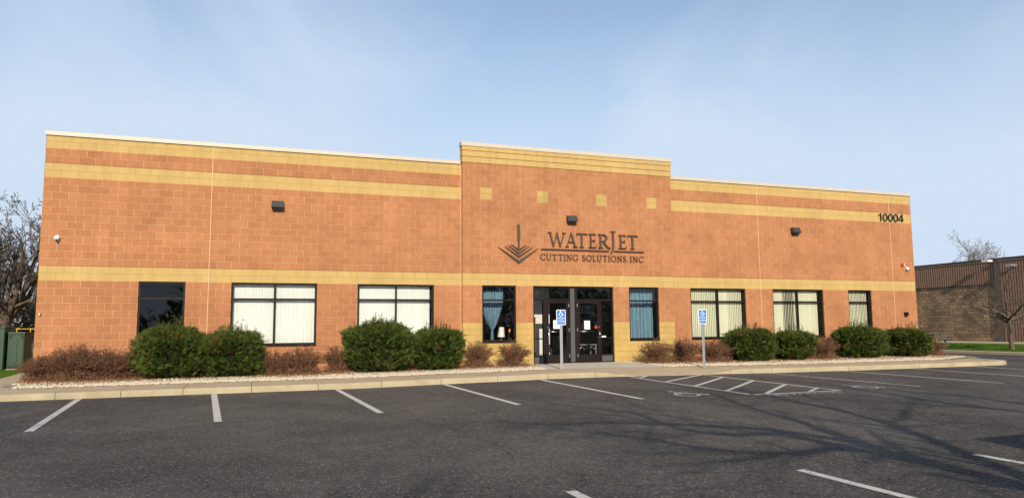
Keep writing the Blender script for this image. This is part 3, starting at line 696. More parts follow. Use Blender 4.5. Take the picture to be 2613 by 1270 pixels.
def text_mesh(s, size, name='text', align='CENTER', extrude=0.0, bold=0.0, xs=1.0, ls=1.0):
    cu = bpy.data.curves.new(name, 'FONT'); cu.body = s; cu.size = size; cu.align_x = align; cu.align_y = 'CENTER'; cu.extrude = extrude; cu.offset = bold; cu.space_line = ls; cu.resolution_u = 6
    o = bpy.data.objects.new(name, cu); C.objects.link(o); bpy.context.view_layer.update()
    dg = bpy.context.evaluated_depsgraph_get(); me = bpy.data.meshes.new_from_object(o.evaluated_get(dg)); bpy.data.objects.remove(o); bpy.data.curves.remove(cu)
    V = np.empty(len(me.vertices)*3, np.float32); me.vertices.foreach_get('co', V); V = V.reshape(-1, 3)
    V[:, 0] *= xs; return me, V
def facade_text(s, size, x, y, z, mat, parent, name, extrude, bold=0, fit=None):
    me, V = text_mesh(s, size, name, extrude=extrude, bold=bold)
    if fit:
        lo, hi = V.min(0), V.max(0); V[:, 0] = (V[:, 0]-(lo[0]+hi[0])/2)*fit[0]/(hi[0]-lo[0]); V[:, 1] = (V[:, 1]-(lo[1]+hi[1])/2)*fit[1]/(hi[1]-lo[1])
    W = np.stack([V[:, 0]+x, -V[:, 2]+y, V[:, 1]+z], 1)
    me.vertices.foreach_set('co', W.astype(np.float32).ravel()); me.materials.clear(); me.materials.append(mat); me.update()
    return link(name, me, parent)
num = thing('house_number', 'black raised house number 10004 at the top right of the wall', 'numerals', (30.6, 0, 5.69))
def numeral(ch, x0, x1):
    w, z0, z1, t_ = x1-x0, 5.53, 5.855, .20; S = []
    if ch == '0': S.append((arc(.5, .5, .40, .455, 0, 360, 30), .19))
    if ch == '1': S += [([(.78, 1), (.78, 0)], .20), ([(.80, .93), (.10, .74)], .13)]
    if ch == '4': S += [([(.70, 1), (.70, 0)], .20), ([(.66, .97), (.07, .28)], .15), ([(0, .26), (1.0, .26)], .12)]
    mb = MB()
    for k, (p, lw) in enumerate(S):
        pts = [(u*w, v*(z1-z0)) for u, v in p]
        stroke_mesh(mb, pts, [lw*.21 if lw < .19 or ch != '0' else .040]*len(pts), lambda u, v: (x0+u, z0+v), -.055-.0015*k, -.03)
    mb.build('numeral', M['number'], num)
for ch, a, b in (('1', 29.86, 30.03), ('0', 30.10, 30.36), ('0', 30.39, 30.65), ('0', 30.68, 30.94), ('4', 30.96, 31.25)): numeral(ch, a, b)

# -- notices taped to the doors
def sheet(name, x0, x1, z0, z1, y, mat, label, cat):
    mb = MB(); mb.quad((x0, y, z0), (x1, y, z0), (x1, y-.001, z1), (x0, y-.001, z1)); return tag(mb.build(name, mat), label, cat)
p1 = sheet('notice', 16.26, 16.475, 1.18, 1.475, YF+.034, M['paper'], 'white printed notice taped inside the right door glass', 'paper notice')
mb = MB()
for k in range(5): mb.box(16.29, 16.43-.03*(k % 2), YF+.0315, YF+.0325, 1.40-k*.03, 1.404-k*.03)
mb.build('printed_lines', M['panel'], p1)
sheet('notice', 15.10, 15.35, 1.21, 1.50, YF+.034, M['paper'], 'white sheet taped inside the left door glass, behind the parking sign', 'paper notice')
mb = MB(); n = 20; mb.poly([(16.705+.062*math.cos(2*PI*k/n), YF+.033, 1.255+.062*math.sin(2*PI*k/n)) for k in range(n)]); tag(mb.build('sticker', M['redp_']), 'round red sticker beside the lock of the right door', 'sticker')
mb = MB(); mb.box(16.91, 17.09, YF+.048, YF+.050, .905, .955); tag(mb.build('name_strip', M['paper']), 'small white strip low on the right sidelight glass', 'label strip')

# -- things inside the lobby
t = thing('bookcase', 'brown wooden bookcase just inside the left sidelight', 'bookcase', (14.55, 1.2, .04))
mb = MB(); mb.box(14.50, 14.53, 1.0, 1.3, .045, 1.62); mb.box(14.86, 14.89, 1.0, 1.3, .045, 1.62); mb.box(14.53, 14.86, 1.28, 1.30, .045, 1.62); mb.build('case', M['wood'], t)
for z in (.06, .45, .85, 1.2, 1.58): mb = MB(); mb.box(14.53, 14.86, 1.0, 1.28, z, z+.03); mb.build('shelf', M['wood'], t)
def table(x, y):
    t = thing('side_table', 'small dark table with scrolled metal legs inside the right door', 'table', (x, y, .04))
    mb = MB(); mb.box(x-.45, x+.45, y-.25, y+.25, .60, .63); mb.build('table_top', M['galv'], t, bevel=.006)
    for sx in (-.42, .42):
        for sy in (-.22, .22): mb = MB(); mb.tube([(x+sx, y+sy, .045), (x+sx, y+sy, .60)], .014); mb.build('leg', M['galv'], t)
    mb = MB(); mb.tube([(x-.40+.8*k/24, y-.22, .5+.05*math.sin(k*1.05)) for k in range(25)], .008, 6); mb.build('scroll', M['galv'], t)
table(17.0, 1.6)
mb = MB(); mb.box(16.62, 16.82, 1.35, 1.55, .045, .24); tag(mb.build('carton', simple('cardboard', (.42, .25, .11), .8), bevel=.004), 'small brown carton on the lobby floor under the table', 'box')
def armchair(x, y):
    t = thing('armchair', 'black leather armchair in the lobby behind the left door', 'armchair', (x, y, .04))
    mb = MB(); mb.box(x-.33, x+.33, y-.3, y+.3, .16, .46); mb.build('seat', M['leather'], t, bevel=.05)
    mb = MB(); mb.box(x-.33, x+.33, y+.31, y+.48, .2, .98); mb.build('backrest', M['leather'], t, bevel=.05)
    for s in (-1, 1): mb = MB(); mb.box(x+s*.42-.08, x+s*.42+.08, y-.3, y+.45, .1, .62); mb.build('armrest', M['leather'], t, bevel=.05)
    for sx in (-.4, .4):
        for sy in (-.25, .4): mb = MB(); mb.tube([(x+sx, y+sy, .045), (x+sx, y+sy, .12)], .025); mb.build('foot', M['wood'], t)
armchair(16.35, 2.6)
t = thing('lampshade', 'white tapering lampshade standing behind the tied-back curtain', 'lamp', (13.42, .5, .9))
mb = MB(); mb.tube([(13.40, .42, .95), (13.42, .42, 1.28)], [.125, .085], 20, cap=False); mb.build('shade', M['white'], t, smooth=True)
mb = MB(); mb.tube([(13.40, .42, .80), (13.40, .42, .97)], [.05, .015], 12); mb.build('lamp_base', M['wood'], t)
t = thing('window_ledge_shelf', 'dark shelf behind the glass under the tied-back curtain', 'shelf', (13.1, .4, .78))
mb = MB(); mb.box(12.60, 13.70, .24, .62, .76, .795); mb.build('board', M['intdark'], t)
for x in (12.66, 13.62): mb = MB(); mb.box(x-.02, x+.02, .28, .58, .045, .758); mb.build('leg', M['intdark'], t)
t = thing('plush_toy', 'small orange and dark hanging ornament by the right edge of the curtained window', 'ornament', (13.62, .12, 1.15))
mb = MB(); mb.tube([(13.585, .12, 1.08), (13.59, .12, 1.13), (13.60, .12, 1.19), (13.60, .12, 1.23)], [.012, .036, .034, .010], 10); mb.build('ornament_body', M['orange'], t, smooth=True)
mb = MB(); mb.tube([(13.57, .12, .86), (13.575, .12, 1.06)], [.035, .014], 8); mb.build('ribbon', M['curtain2'], t)
mb = MB(); mb.tube([(13.60, .12, 1.235), (13.60, .12, 2.58)], .002, 4); mb.build('string', M['panel'], t)

# ---------------------------------------------------------------- accessible parking signs
def isa(mapf, out, lw=.085):
    """wheelchair symbol as strokes in a unit square"""
    out.append(([(.40+.0, .93), (.40, .93)], None))
    st = [([(.40, .80), (.42, .46), (.70, .44), (.84, .16), (.95, .20)], lw), ([(.41, .65), (.66, .64)], lw*.8), (arc(.45, .30, .27, .27, 118, 372, 22), lw)]
    return st
def parking_sign(x, y, zb, label):
    t = thing('parking_sign', label, 'road sign', (x, y, zb), 'blue accessible parking signs on galvanised posts')
    zt = 1.78; w, h = .305, .457; zc = zt-h/2
    mb = MB()   # U-channel post with punched holes
    mb.box(x-.030, x-.024, y+.004, y+.034, zb-.02, zt-.06); mb.box(x+.024, x+.030, y+.004, y+.034, zb-.02, zt-.06); mb.box(x-.024, x+.024, y+.030, y+.035, zb-.02, zt-.06)
    mb.box(x-.044, x-.030, y+.003, y+.008, zb-.02, zt-.06); mb.box(x+.030, x+.044, y+.003, y+.008, zb-.02, zt-.06)
    post = mb.build('post', M['galv'], t)
    def rr(w, h, r, y0, y1, mat, name, par, zc=zc):
        pts = []
        for cx, cz, a in ((w/2-r, -h/2+r, -90), (w/2-r, h/2-r, 0), (-w/2+r, h/2-r, 90), (-w/2+r, -h/2+r, 180)):
            pts += [(x+cx+r*math.cos(R(a+90*k/5)), zc+cz+r*math.sin(R(a+90*k/5))) for k in range(6)]
        m_ = MB(); m_.prism(pts, y0, y1); return m_.build(name, mat, par)
    pl = rr(w, h, .030, y-.002, y+.002, M['white'], 'sign_plate', t)
    rr(w-.045, h-.045, .018, y-.0035, y-.0022, M['blue'], 'blue_field', pl)
    mb = MB()
    for zz, hh in ((zc-.020, .014), (zc-.112, .014)): mb.box(x-w/2+.015, x+w/2-.015, y-.006, y-.0036, zz-hh/2, zz+hh/2)
    sx = .20; x0, z0 = x-.10, zc+.035
    for k, (p, lw) in enumerate(isa(None, [])): stroke_mesh(mb, p, [lw*1.25]*len(p), lambda u, v: (x0+u*sx, z0+v*.185), y-.0060-k*.0004, y-.0036)
    nn = 14; mb.prism([(x0+.39*sx+.018*math.cos(2*PI*k/nn), z0+.90*.185+.018*math.sin(2*PI*k/nn)) for k in range(nn)], y-.0075, y-.0036)
    mb.build('symbol', M['white'], pl)
    for s, z, hh, ww in (('PARKING', zc+.008, .018, .12), ('VEHICLE ID', zc-.048, .026, .18), ('REQUIRED', zc-.085, .026, .16), ('UP TO $200 FINE', zc-.142, .024, .225), ('FOR VIOLATION', zc-.180, .024, .21)):
        facade_text(s, .03, x, y-.0062, z, M['white'], pl, 'wording', .0005, fit=(ww, hh*.8))
    for zz in (zc+.19, zc-.19): b_ = MB(); b_.tube([(x, y-.010, zz), (x, y+.03, zz)], .006, 8); b_.build('bolt', M['galv'], t)
parking_sign(14.14, -2.90, -.0, 'blue accessible parking sign in front of the left entrance door')
parking_sign(18.72, -3.46, -.0, 'blue accessible parking sign in front of the right wing blinds')

# painted wheelchair symbols and words on the asphalt
def painted_symbol(ox, oy, s, flip=1):
    mb = MB()
    for k, (p, lw) in enumerate(isa(None, [])):
        for a, b in zip(p[:-1], p[1:]):
            strip(mb, (ox+(a[0]-.5)*s*flip, oy+(a[1]-.5)*s), (ox+(b[0]-.5)*s*flip, oy+(b[1]-.5)*s), lw*s, dz=.005+.0006*k, n=1)
    strip(mb, (ox+(.34-.5)*s*flip, oy+.42*s), (ox+(.46-.5)*s*flip, oy+.42*s), .11*s, dz=.0072, n=1)
    tag(mb.build('painted_wheelchair_symbol', M['paintw']), kind='structure')
painted_symbol(14.60, -8.60, .98); painted_symbol(19.62, -8.68, .98)
me, V = text_mesh('NO PARKING', .30)
V[:, 0] *= 2.0/(V[:, 0].max()-V[:, 0].min()); W = np.stack([V[:, 0]+17.17, V[:, 1]-9.52, np.zeros(len(V))], 1)
W[:, 2] = [za(a, b)+.005 for a, b in W[:, :2]]
me.vertices.foreach_set('co', W.astype(np.float32).ravel()); me.materials.clear(); me.materials.append(M['paintw']); me.update(); tag(link('painted_words', me), kind='structure')

# ---------------------------------------------------------------- pavement, curb and planting bed
JN = [-6.0, -4.5, -3.0, -1.5, 0.0, 1.50, 2.76, 4.02, 5.49, 7.00, 8.53, 10.05, 11.58, 13.02, 14.45, 15.9, 17.4, 18.9, 20.4, 21.9, 23.4, 24.9, 26.4, 27.9, 29.2, 30.2]
def curbh(X):  # 1 = full curb, 0 = flush ramp
    return float(np.interp(X, [14.6, 15.6, 18.15, 19.3], [1, 0, 0, 1]))
def prof(X):
    zb = za(X, -4.5); h = curbh(X); top = -.045+bump(X); t0 = zb+.012+(top-zb-.012)*h
    return [(-4.52, zb-.05), (-4.505, zb+.6*(t0-zb)), (-4.495, t0-.018*h), (-4.465, t0-.003), (-4.36, t0), (-3.9, t0+(top-t0)*.45), (-3.0, top+.008)]
def sidewalk():
    mb = MB()
    for a, b in zip(JN[:-1], JN[1:]):
        g = .006; xs = [a+g]+[a+(b-a)*k/4 for k in (1, 2, 3)]+[b-g]; rows = []
        for x in xs:
            row = []
            for y, z in prof(x): row.append(len(mb.v)); mb.v.append((x, y, z))
            row.append(len(mb.v)); mb.v.append((x, -3.0, -.3)); rows.append(row)
        for r0, r1 in zip(rows[:-1], rows[1:]):
            for k in range(len(r0)-1): mb.f.append((r0[k], r1[k], r1[k+1], r0[k+1])); mb.m.append(0 if k < 3 else 1)
        mb.f.append(tuple(rows[0])[::-1]); mb.m.append(0); mb.f.append(tuple(rows[-1])); mb.m.append(0)
    # rounded end that turns back beside the building
    cx, cy = 30.2, -3.45; pts = []
    for k in range(13):
        a = R(-90+90*k/12); pts.append((cx+1.05*math.cos(a), cy+1.05*math.sin(a)))
    pts += [(31.45, -2.9), (31.9, -2.2), (32.4, -1.0), (32.6, 1.0), (32.6, 16)]
    for k in range(len(pts)-1):
        (x0, y0), (x1, y1) = pts[k], pts[k+1]
        def inn(x, y, d):
            if y < cy: v = Vector((cx-x, cy-y)); 
            else: v = Vector((-1, .05))
            v.normalize(); return (x+v.x*d, y+v.y*d)
        lv = [(0, -.24), (.005, -.09), (.02, -.058), (.05, -.047), (.55 if k < 15 else .2, -.038)]
        for (d0, z0), (d1, z1) in zip(lv[:-1], lv[1:]):
            a = inn(x0, y0, d0); b = inn(x1, y1, d0); c = inn(x1, y1, d1); d = inn(x0, y0, d1)
            mb.quad((a[0], a[1], z0), (b[0], b[1], z0), (c[0], c[1], z1), (d[0], d[1], z1), 0 if d1 < .1 else 1)
    mb.poly([(30.19, -4.36, -.0455), (30.75, -3.95, -.0455), (31.3, -2.9, -.0455), (31.9, -1.6, -.0455), (31.2, -1.9, -.0455), (29.9, -2.75, -.0455), (30.19, -3.0, -.0455)], 1)
    tag(mb.build('sidewalk', [M['curb'], M['walk']]), kind='structure')
    # walk round the left end
    mb = MB(); mb.poly([(-6, -3.0, -.036), (.35, -3.0, -.036), (.2, -2.2, -.035), (-.05, -.5, -.033), (-.1, 8, -.03), (-1.5, 8, -.03), (-1.35, 4.5, -.03), (-1.2, 3, -.03), (-1.1, 1.45, -.032), (-1.6, 1.2, -.033), (-6, 1.0, -.035)])
    tag(mb.build('side_path', M['walk']), kind='structure')
    # apron in front of the doors
    mb = MB(); n = 6
    for k in range(n):
        t0, t1 = k/n, (k+1)/n
        def P(u, t):
            y = -3.0+t*2.84; xl = 13.6+.7*t; xr = 17.75-.25*t; x = xl+(xr-xl)*u; return (x, y, -.033+bump(x)*(1-t)+.086*t)
        for q in range(6): mb.quad(P(q/6, t0), P((q+1)/6, t0), P((q+1)/6, t1), P(q/6, t1))
    tag(mb.build('entrance_apron', M['slab']), kind='structure')
    # bed
    mb = MB(); xs = list(np.arange(0, 31.6, .5))+[32.3]; xs[0] = -.1; ys = [-3.02, -2.6, -2.2, -1.6, -.8, .02]; idx = {}
    for i, x in enumerate(xs):
        for j, y in enumerate(ys):
            yy = y
            if x > 29.5: yy = max(y, -3.02+(x-29.5)*.30)
            idx[i, j] = len(mb.v); mb.v.append((x+(.35 if i == 0 and j < 2 else 0), yy, zbed(x, yy) if not (13.7 < x < 17.5) else -.06))
    for i in range(len(xs)-1):
        for j in range(len(ys)-1): mb.f.append((idx[i, j], idx[i+1, j], idx[i+1, j+1], idx[i, j+1])); mb.m.append(0)
    mb.poly([(31.72, 0.0, -.03), (32.5, .0, -.03), (32.5, 16, -.03), (31.72, 16, -.03)])
    tag(mb.build('planting_bed', M['bed']), kind='structure')
sidewalk()
rs = np.random.RandomState(11)
def in_bed(x, y):
    fr = np.where(x > 29.3, -3.0+(x-29.3)*.4, -3.0)
    ok = (y > fr+.02) & (y < -.2) & (x > .05+.25*(y < -2)) & (x < 31.6)
    t = (y+3)/2.84; xl = 13.6+.7*t; xr = 17.75-.25*t
    return ok & ~((x > xl-.02) & (x < xr+.02))
def scatter_stones(n):
    x = rs.uniform(0, 31.6, n); y = np.where(rs.rand(n) < .72, -3+rs.rand(n)**1.3*1.25, rs.uniform(-3, -.2, n)); k = in_bed(x, y); x, y = x[k], y[k]; n = len(x)
    base = np.array([(1, 0, 0), (-1, 0, 0), (0, 1, 0), (0, -1, 0), (0, 0, 1), (0, 0, -1)], float)
    F0 = np.array([(0, 2, 4), (2, 1, 4), (1, 3, 4), (3, 0, 4), (2, 0, 5), (1, 2, 5), (3, 1, 5), (0, 3, 5)])
    s = rs.uniform(.015, .046, (n, 1, 1)); sh = rs.uniform(.65, 1.35, (n, 6, 1))*base[None]; sh[:, :, 2] *= .7
    a = rs.uniform(0, 2*PI, n); ca, sa = np.cos(a)[:, None], np.sin(a)[:, None]
    V = np.stack([sh[:, :, 0]*ca-sh[:, :, 1]*sa, sh[:, :, 0]*sa+sh[:, :, 1]*ca, sh[:, :, 2]], 2)*s
    z = np.array([zbed(p, q) for p, q in zip(x, y)])+.008+rs.uniform(0, .012, n)
    V += np.stack([x, y, z], 1)[:, None]
    F = (F0[None]+np.arange(n)[:, None, None]*6).reshape(-1, 3)
    tag(np_mesh('gravel', V, F, M['stone']), kind='stuff')
scatter_stones(36000)

# ---------------------------------------------------------------- plants
def rand_unit(n):
    v = rs.normal(size=(n, 3)); return v/np.linalg.norm(v, axis=1, keepdims=True)
def norm(v): return v/np.maximum(np.linalg.norm(v, axis=1, keepdims=True), 1e-6)
def fronds(P, D, Ln, wid):
    """flat herringbone sprays: P base, D direction, Ln length"""
    n = len(P); up = rand_unit(n); S = norm(np.cross(D, up))
    tris = []
    def tri(a, b, c): tris.append(np.stack([a, b, c], 1))
    L_ = Ln[:, None]
    tri(P-S*wid*.35, P+S*wid*.35, P+D*L_)
    for t, q in ((.15, .50), (.38, .46), (.60, .34)):
        o = P+D*L_*t
        for sg in (-1, 1):
            d = norm(D*.75+S*sg*.65); tri(o-d*0+D*wid*.45, o-D*wid*.45, o+d*L_*q)
    V = np.concatenate(tris, 1)       # n, 21, 3
    return V.reshape(-1, 3)
def shrub(name, x, y, rx, ry, h, label, group, dens=1.0, seed=1, wisps=0, lean=(0, 0)):
    global rs; rs = np.random.RandomState(seed); zb = zbed(x, y); rx *= .90; ry *= .92; h *= .97
    t = thing(name, label, 'shrub', (x, y, zb), group)
    n = int(11500*dens*(rx*h)/(.9*1.35)); u = rand_unit(n); u[:, 2] = u[:, 2]*.98
    e = .70; u2 = np.sign(u)*np.abs(u)**e; 
    lobes = rand_unit(9); f = np.ones(n)
    for k in range(9): f += (.17 if k % 2 else -.11)*np.exp(-((u-lobes[k])**2).sum(1)/.14)
    f *= 1+rs.normal(size=n)*.05+(rs.rand(n) < .06)*rs.uniform(.03, .14, n)
    cl = rand_unit(150); best = np.zeros(n)
    for k in range(0, n, 2000): best[k:k+2000] = (u[k:k+2000]@cl.T).max(1)
    tuft = np.exp(-(1-best)/.016); f += .17*tuft-.10          # sprays gather in tufts with shaded hollows between them
    shell = np.where(rs.rand(n) < .66, 1.0, rs.uniform(.45, .97, n))
    ctr = np.array([x, y, zb+h*.50])
    P = ctr+u2*np.array([rx, ry, h*.50])*(f*shell)[:, None]
    P[:, 0] += lean[0]*(P[:, 2]-zb); P[:, 1] += lean[1]*(P[:, 2]-zb)
    P[:, 2] = np.maximum(P[:, 2], zb+.02+.1*rs.rand(n))
    D = norm(u*np.array([1, 1, .7])+np.array([0, 0, .42])+rs.normal(size=(n, 3))*.46)
    Ln = rs.uniform(.10, .22, n); top = u[:, 2] > .45; Ln[top] *= rs.uniform(1, 1.4, top.sum())
    V = fronds(P-D*(Ln*.6)[:, None], D, Ln, .024)
    patch = .38*np.exp(-((u-lobes[1]*np.array([1, -np.sign(lobes[1, 1]), 1]))**2).sum(1)/.12)*(seed % 3 == 1)
    mi = np.where(rs.rand(n) < .05+patch+.05*(P[:, 2] < zb+.35)+.05*(u[:, 2] > .5), 1, np.where((shell > .99) & (rs.rand(n) < .16+.38*tuft+.15*(u[:, 2] > .4)), 2, 0)); mi = np.repeat(mi, 7)  # paler lit-tip colour painted on the outer shell, mostly tuft crests and tops
    if wisps:
        m_ = wisps*4; uu = rand_unit(m_); uu[:, 2] = np.abs(uu[:, 2])*.8+.5; uu = norm(uu); parts = []
        for k in range(m_):
            b = ctr+uu[k]*np.array([rx*.8, ry*.8, h*.48]); d = norm((uu[k]*np.array([.45, .45, 1])+np.array([0, 0, .8]))[None])[0]; LL = rs.uniform(.10, .30)*(1.25 if k % 4 == 0 else .8)
            q = 9; tt = np.linspace(.1, 1, q); PP = b+d*LL*tt[:, None]; DD = norm(d+rs.normal(size=(q, 3))*.4); parts.append(fronds(PP, DD, rs.uniform(.06, .11, q), .013))
        W_ = np.concatenate(parts); mi = np.concatenate([mi, (rs.rand(len(W_)//3) < .2).astype(int)]); V = np.concatenate([V, W_])
    F = np.arange(len(V)).reshape(-1, 3)
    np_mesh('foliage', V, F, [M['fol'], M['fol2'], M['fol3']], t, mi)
    mb = MB()
    for k in range(9):
        a = 2*PI*k/9+rs.uniform(-.2, .2); q = rs.uniform(.2, .4)
        mb.tube([(x+.05*math.cos(a), y+.05*math.sin(a), zb-.03), (x+rx*q*.5*math.cos(a), y+ry*q*.5*math.sin(a), zb+h*.3), (x+rx*q*math.cos(a), y+ry*q*math.sin(a), zb+h*.65)], [.03, .02, .008], 5)
    mb.build('stem', M['stem'], t)
    return t
SG = 'clipped evergreen shrubs along the building'
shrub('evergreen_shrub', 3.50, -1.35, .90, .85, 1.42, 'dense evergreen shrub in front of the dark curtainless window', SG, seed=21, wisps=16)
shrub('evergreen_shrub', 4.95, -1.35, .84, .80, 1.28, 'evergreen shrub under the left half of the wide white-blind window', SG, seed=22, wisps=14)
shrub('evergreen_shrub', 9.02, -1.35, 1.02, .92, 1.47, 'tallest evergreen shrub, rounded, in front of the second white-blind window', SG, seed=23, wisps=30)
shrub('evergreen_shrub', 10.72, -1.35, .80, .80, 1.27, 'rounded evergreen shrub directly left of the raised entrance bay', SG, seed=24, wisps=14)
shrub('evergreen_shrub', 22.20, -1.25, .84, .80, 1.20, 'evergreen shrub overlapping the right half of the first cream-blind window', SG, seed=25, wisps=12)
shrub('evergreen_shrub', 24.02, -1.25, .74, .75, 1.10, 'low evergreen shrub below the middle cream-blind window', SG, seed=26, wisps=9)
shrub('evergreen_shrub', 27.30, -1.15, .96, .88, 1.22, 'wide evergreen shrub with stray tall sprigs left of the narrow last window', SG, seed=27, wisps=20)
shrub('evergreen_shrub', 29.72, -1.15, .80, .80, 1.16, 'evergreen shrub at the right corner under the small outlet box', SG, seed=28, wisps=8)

def seg_mesh(P0, P1, R0, R1, n=3):
    D = norm(P1-P0); a = np.cross(D, np.array([.31, .57, .76])); a = norm(a); b = np.cross(D, a); k = len(P0)
    ang = np.arange(n)*2*PI/n; c, s = np.cos(ang)[None, :, None], np.sin(ang)[None, :, None]
    off = a[:, None]*c+b[:, None]*s
    V = np.concatenate([P0[:, None]+off*R0[:, None, None], P1[:, None]+off*R1[:, None, None]], 1)
    F0 = np.array([(j, (j+1) % n, n+(j+1) % n, n+j) for j in range(n)])
    F = (F0[None]+np.arange(k)[:, None, None]*2*n).reshape(-1, 4)
    return V.reshape(-1, 3), F
def dry_bush(x, y, r, h, label, seed, n=260, ry=None):
    global rs; rs = np.random.RandomState(seed); zb = zbed(x, y) if x > 0 else -.03; ry = ry or r*.85
    t = thing('dormant_bush', label, 'bush', (x, y, zb), 'leafless brown bushes along the building')
    P0, P1, R0, R1, tips, td = [], [], [], [], [], []
    for k in range(n):
        a = rs.uniform(0, 2*PI); q = rs.rand()**.6; sp = q*1.0
        b = np.array([x+.16*r*math.cos(a)*rs.rand()*2, y+.16*ry*math.sin(a)*rs.rand()*2, zb])
        end = np.array([x+r*sp*math.cos(a), y+ry*sp*math.sin(a), zb+h*rs.uniform(.6, 1.0)*(1-.42*sp**2)])
        mid = b*.5+end*.5+np.array([0, 0, .02*h])+rs.normal(size=3)*.03*r; mid[2] += .12*h*sp; 
        p = [b, b*.55+mid*.45+rs.normal(size=3)*.012, mid, mid*.45+end*.55+rs.normal(size=3)*.02, end]
        rr = [.0085, .0075, .006, .0048, .003]
        for i in range(4): P0.append(p[i]); P1.append(p[i+1]); R0.append(rr[i]); R1.append(rr[i+1])
        tips.append(end); td.append(end-mid)
        for j in range(3):
            i = rs.randint(1, 4); f = rs.rand(); o = p[i]*(1-f)+p[i+1]*f if i < 4 else p[i]
            d = (end-b)/np.linalg.norm(end-b)+rs.normal(size=3)*.5; d /= np.linalg.norm(d); e = o+d*rs.uniform(.08, .22)*h
            P0.append(o); P1.append(e); R0.append(.0042); R1.append(.0025)
            if rs.rand() < .5: tips.append(e); td.append(d)
    V, F = seg_mesh(np.array(P0), np.array(P1), np.array(R0), np.array(R1))
    np_mesh('stems', V, F, M['twig'], t)
    T = np.array(tips); k = 5; P = np.repeat(T, k, 0)+rs.normal(size=(len(T)*k, 3))*np.array([.024, .024, .010]); m_ = len(P)
    a = rand_unit(m_); b = norm(np.cross(a, rand_unit(m_))); s = rs.uniform(.009, .020, (m_, 1))
    V = np.stack([P-a*s, P+a*s, P+b*s*1.2], 1).reshape(-1, 3); np_mesh('seed_heads', V, np.arange(len(V)).reshape(-1, 3), M['seed'], t)
    # tangle of fallen leaves and twigs caught low in the bush
    m_ = int((2600 if x < 3 else 2000)*r/.6); ang = rs.uniform(0, 2*PI, m_); q = np.sqrt(rs.rand(m_)); P = np.stack([x+r*.85*q*np.cos(ang), y+ry*.85*q*np.sin(ang), zb+.02+rs.rand(m_)**1.6*h*.42*(1-.5*q)], 1)
    a = rand_unit(m_); b = norm(np.cross(a, rand_unit(m_))); L1 = rs.uniform(.03, .10, (m_, 1)); s = rs.uniform(.003, .010, (m_, 1))
    V = np.stack([P-a*L1*.5, P+a*L1*.5, P+b*s*1.5], 1).reshape(-1, 3); np_mesh('dead_leaves', V, np.arange(len(V)).reshape(-1, 3), M['twig'], t)
BB = [(.52, -1.25, .58, .66, 'low brown leafless bush at the very left corner of the building'),
      (1.25, -1.40, .80, .94, 'large brown leafless bush, second from the left corner'),
      (1.98, -1.30, .66, .84, 'brown leafless bush, third from the left corner'),
      (2.42, -1.15, .42, .74, 'small brown leafless bush touching the leftmost evergreen shrub'),
      (6.15, -1.30, .58, .70, 'brown leafless bush touching the evergreen under the first wide window'),
      (6.85, -1.30, .66, .82, 'fan-shaped brown bush centred under the wide white-blind window'),
      (7.80, -1.10, .42, .78, 'small brown bush just left of the tallest evergreen shrub'),
      (12.05, -1.25, .60, .82, 'brown bush left of centre below the blue tied curtain'),
      (13.22, -1.25, .60, .82, 'brown bush immediately left of the entrance doors'),
      (18.38, -1.25, .62, .84, 'brown bush below the fully drawn blue curtain'),
      (19.45, -1.30, .62, .86, 'brown bush at the right edge of the raised entrance bay'),
      (20.55, -1.25, .60, .80, 'brown bush behind the right-hand parking sign post'),
      (21.25, -1.0, .42, .66, 'small brown bush touching the evergreen of the first cream-blind window'),
      (25.55, -1.15, .66, .86, 'rounded brown bush between the middle and last windows'),
      (31.15, -1.05, .58, .70, 'brown bush at the far right corner of the building')]
for i, (x, y, r, h, lab) in enumerate(BB): dry_bush(x, y, r, h, lab, 40+i, n=int((115+170*r)*(1.7 if x < 3 else 1)))
def litter():
    global rs; rs = np.random.RandomState(77); X, Y = [], []
    for (x, y, r, h, lab) in BB:
        n = int(1500*r); a = rs.uniform(0, 2*PI, n); q = rs.rand(n)**.6*1.75; X.append(x+r*q*np.cos(a)); Y.append(y-.25+r*q*np.sin(a)*.9)
    for x in (3.4, 4.9, 9, 10.7, 22.2, 24, 27.3, 29.7):
        n = 900; a = rs.uniform(0, 2*PI, n); q = rs.rand(n)**.4*1.35; X.append(x+q*np.cos(a)); Y.append(-1.35+q*np.sin(a)*.95)
    X, Y = np.concatenate(X), np.concatenate(Y); k = in_bed(X, Y); X, Y = X[k], Y[k]; n = len(X)
    P = np.stack([X, Y, np.array([zbed(a, b) for a, b in zip(X, Y)])+rs.uniform(.035, .07, n)], 1)
    a = rand_unit(n); a[:, 2] *= .4; a = norm(a); b = norm(np.cross(a, np.array([0, 0, 1.])+rs.normal(size=(n, 3))*.4)); s = rs.uniform(.012, .03, (n, 1))
    V = np.stack([P-a*s, P+b*s*.6, P+a*s, P-b*s*.6], 1).reshape(-1, 3)
    tag(np_mesh('leaf_litter', V, np.arange(len(V)).reshape(-1, 4), M['litter']), kind='stuff')
litter()
# small leaves blown along the foot of the curb
def curb_debris():
    global rs; rs = np.random.RandomState(5); n = 2600; x = rs.uniform(-1, 30, n); y = -4.53-np.abs(rs.normal(size=n))*.05
    P = np.stack([x, y, np.array([za(a, b) for a, b in zip(x, y)])+.006], 1); a = rand_unit(n); a[:, 2] *= .2; b = rand_unit(n); b[:, 2] *= .2; s = rs.uniform(.005, .014, (n, 1))
    V = np.stack([P-a*s, P+b*s, P+a*s], 1).reshape(-1, 3); tag(np_mesh('curb_debris', V, np.arange(len(V)).reshape(-1, 3), M['litter']), kind='stuff')
curb_debris()

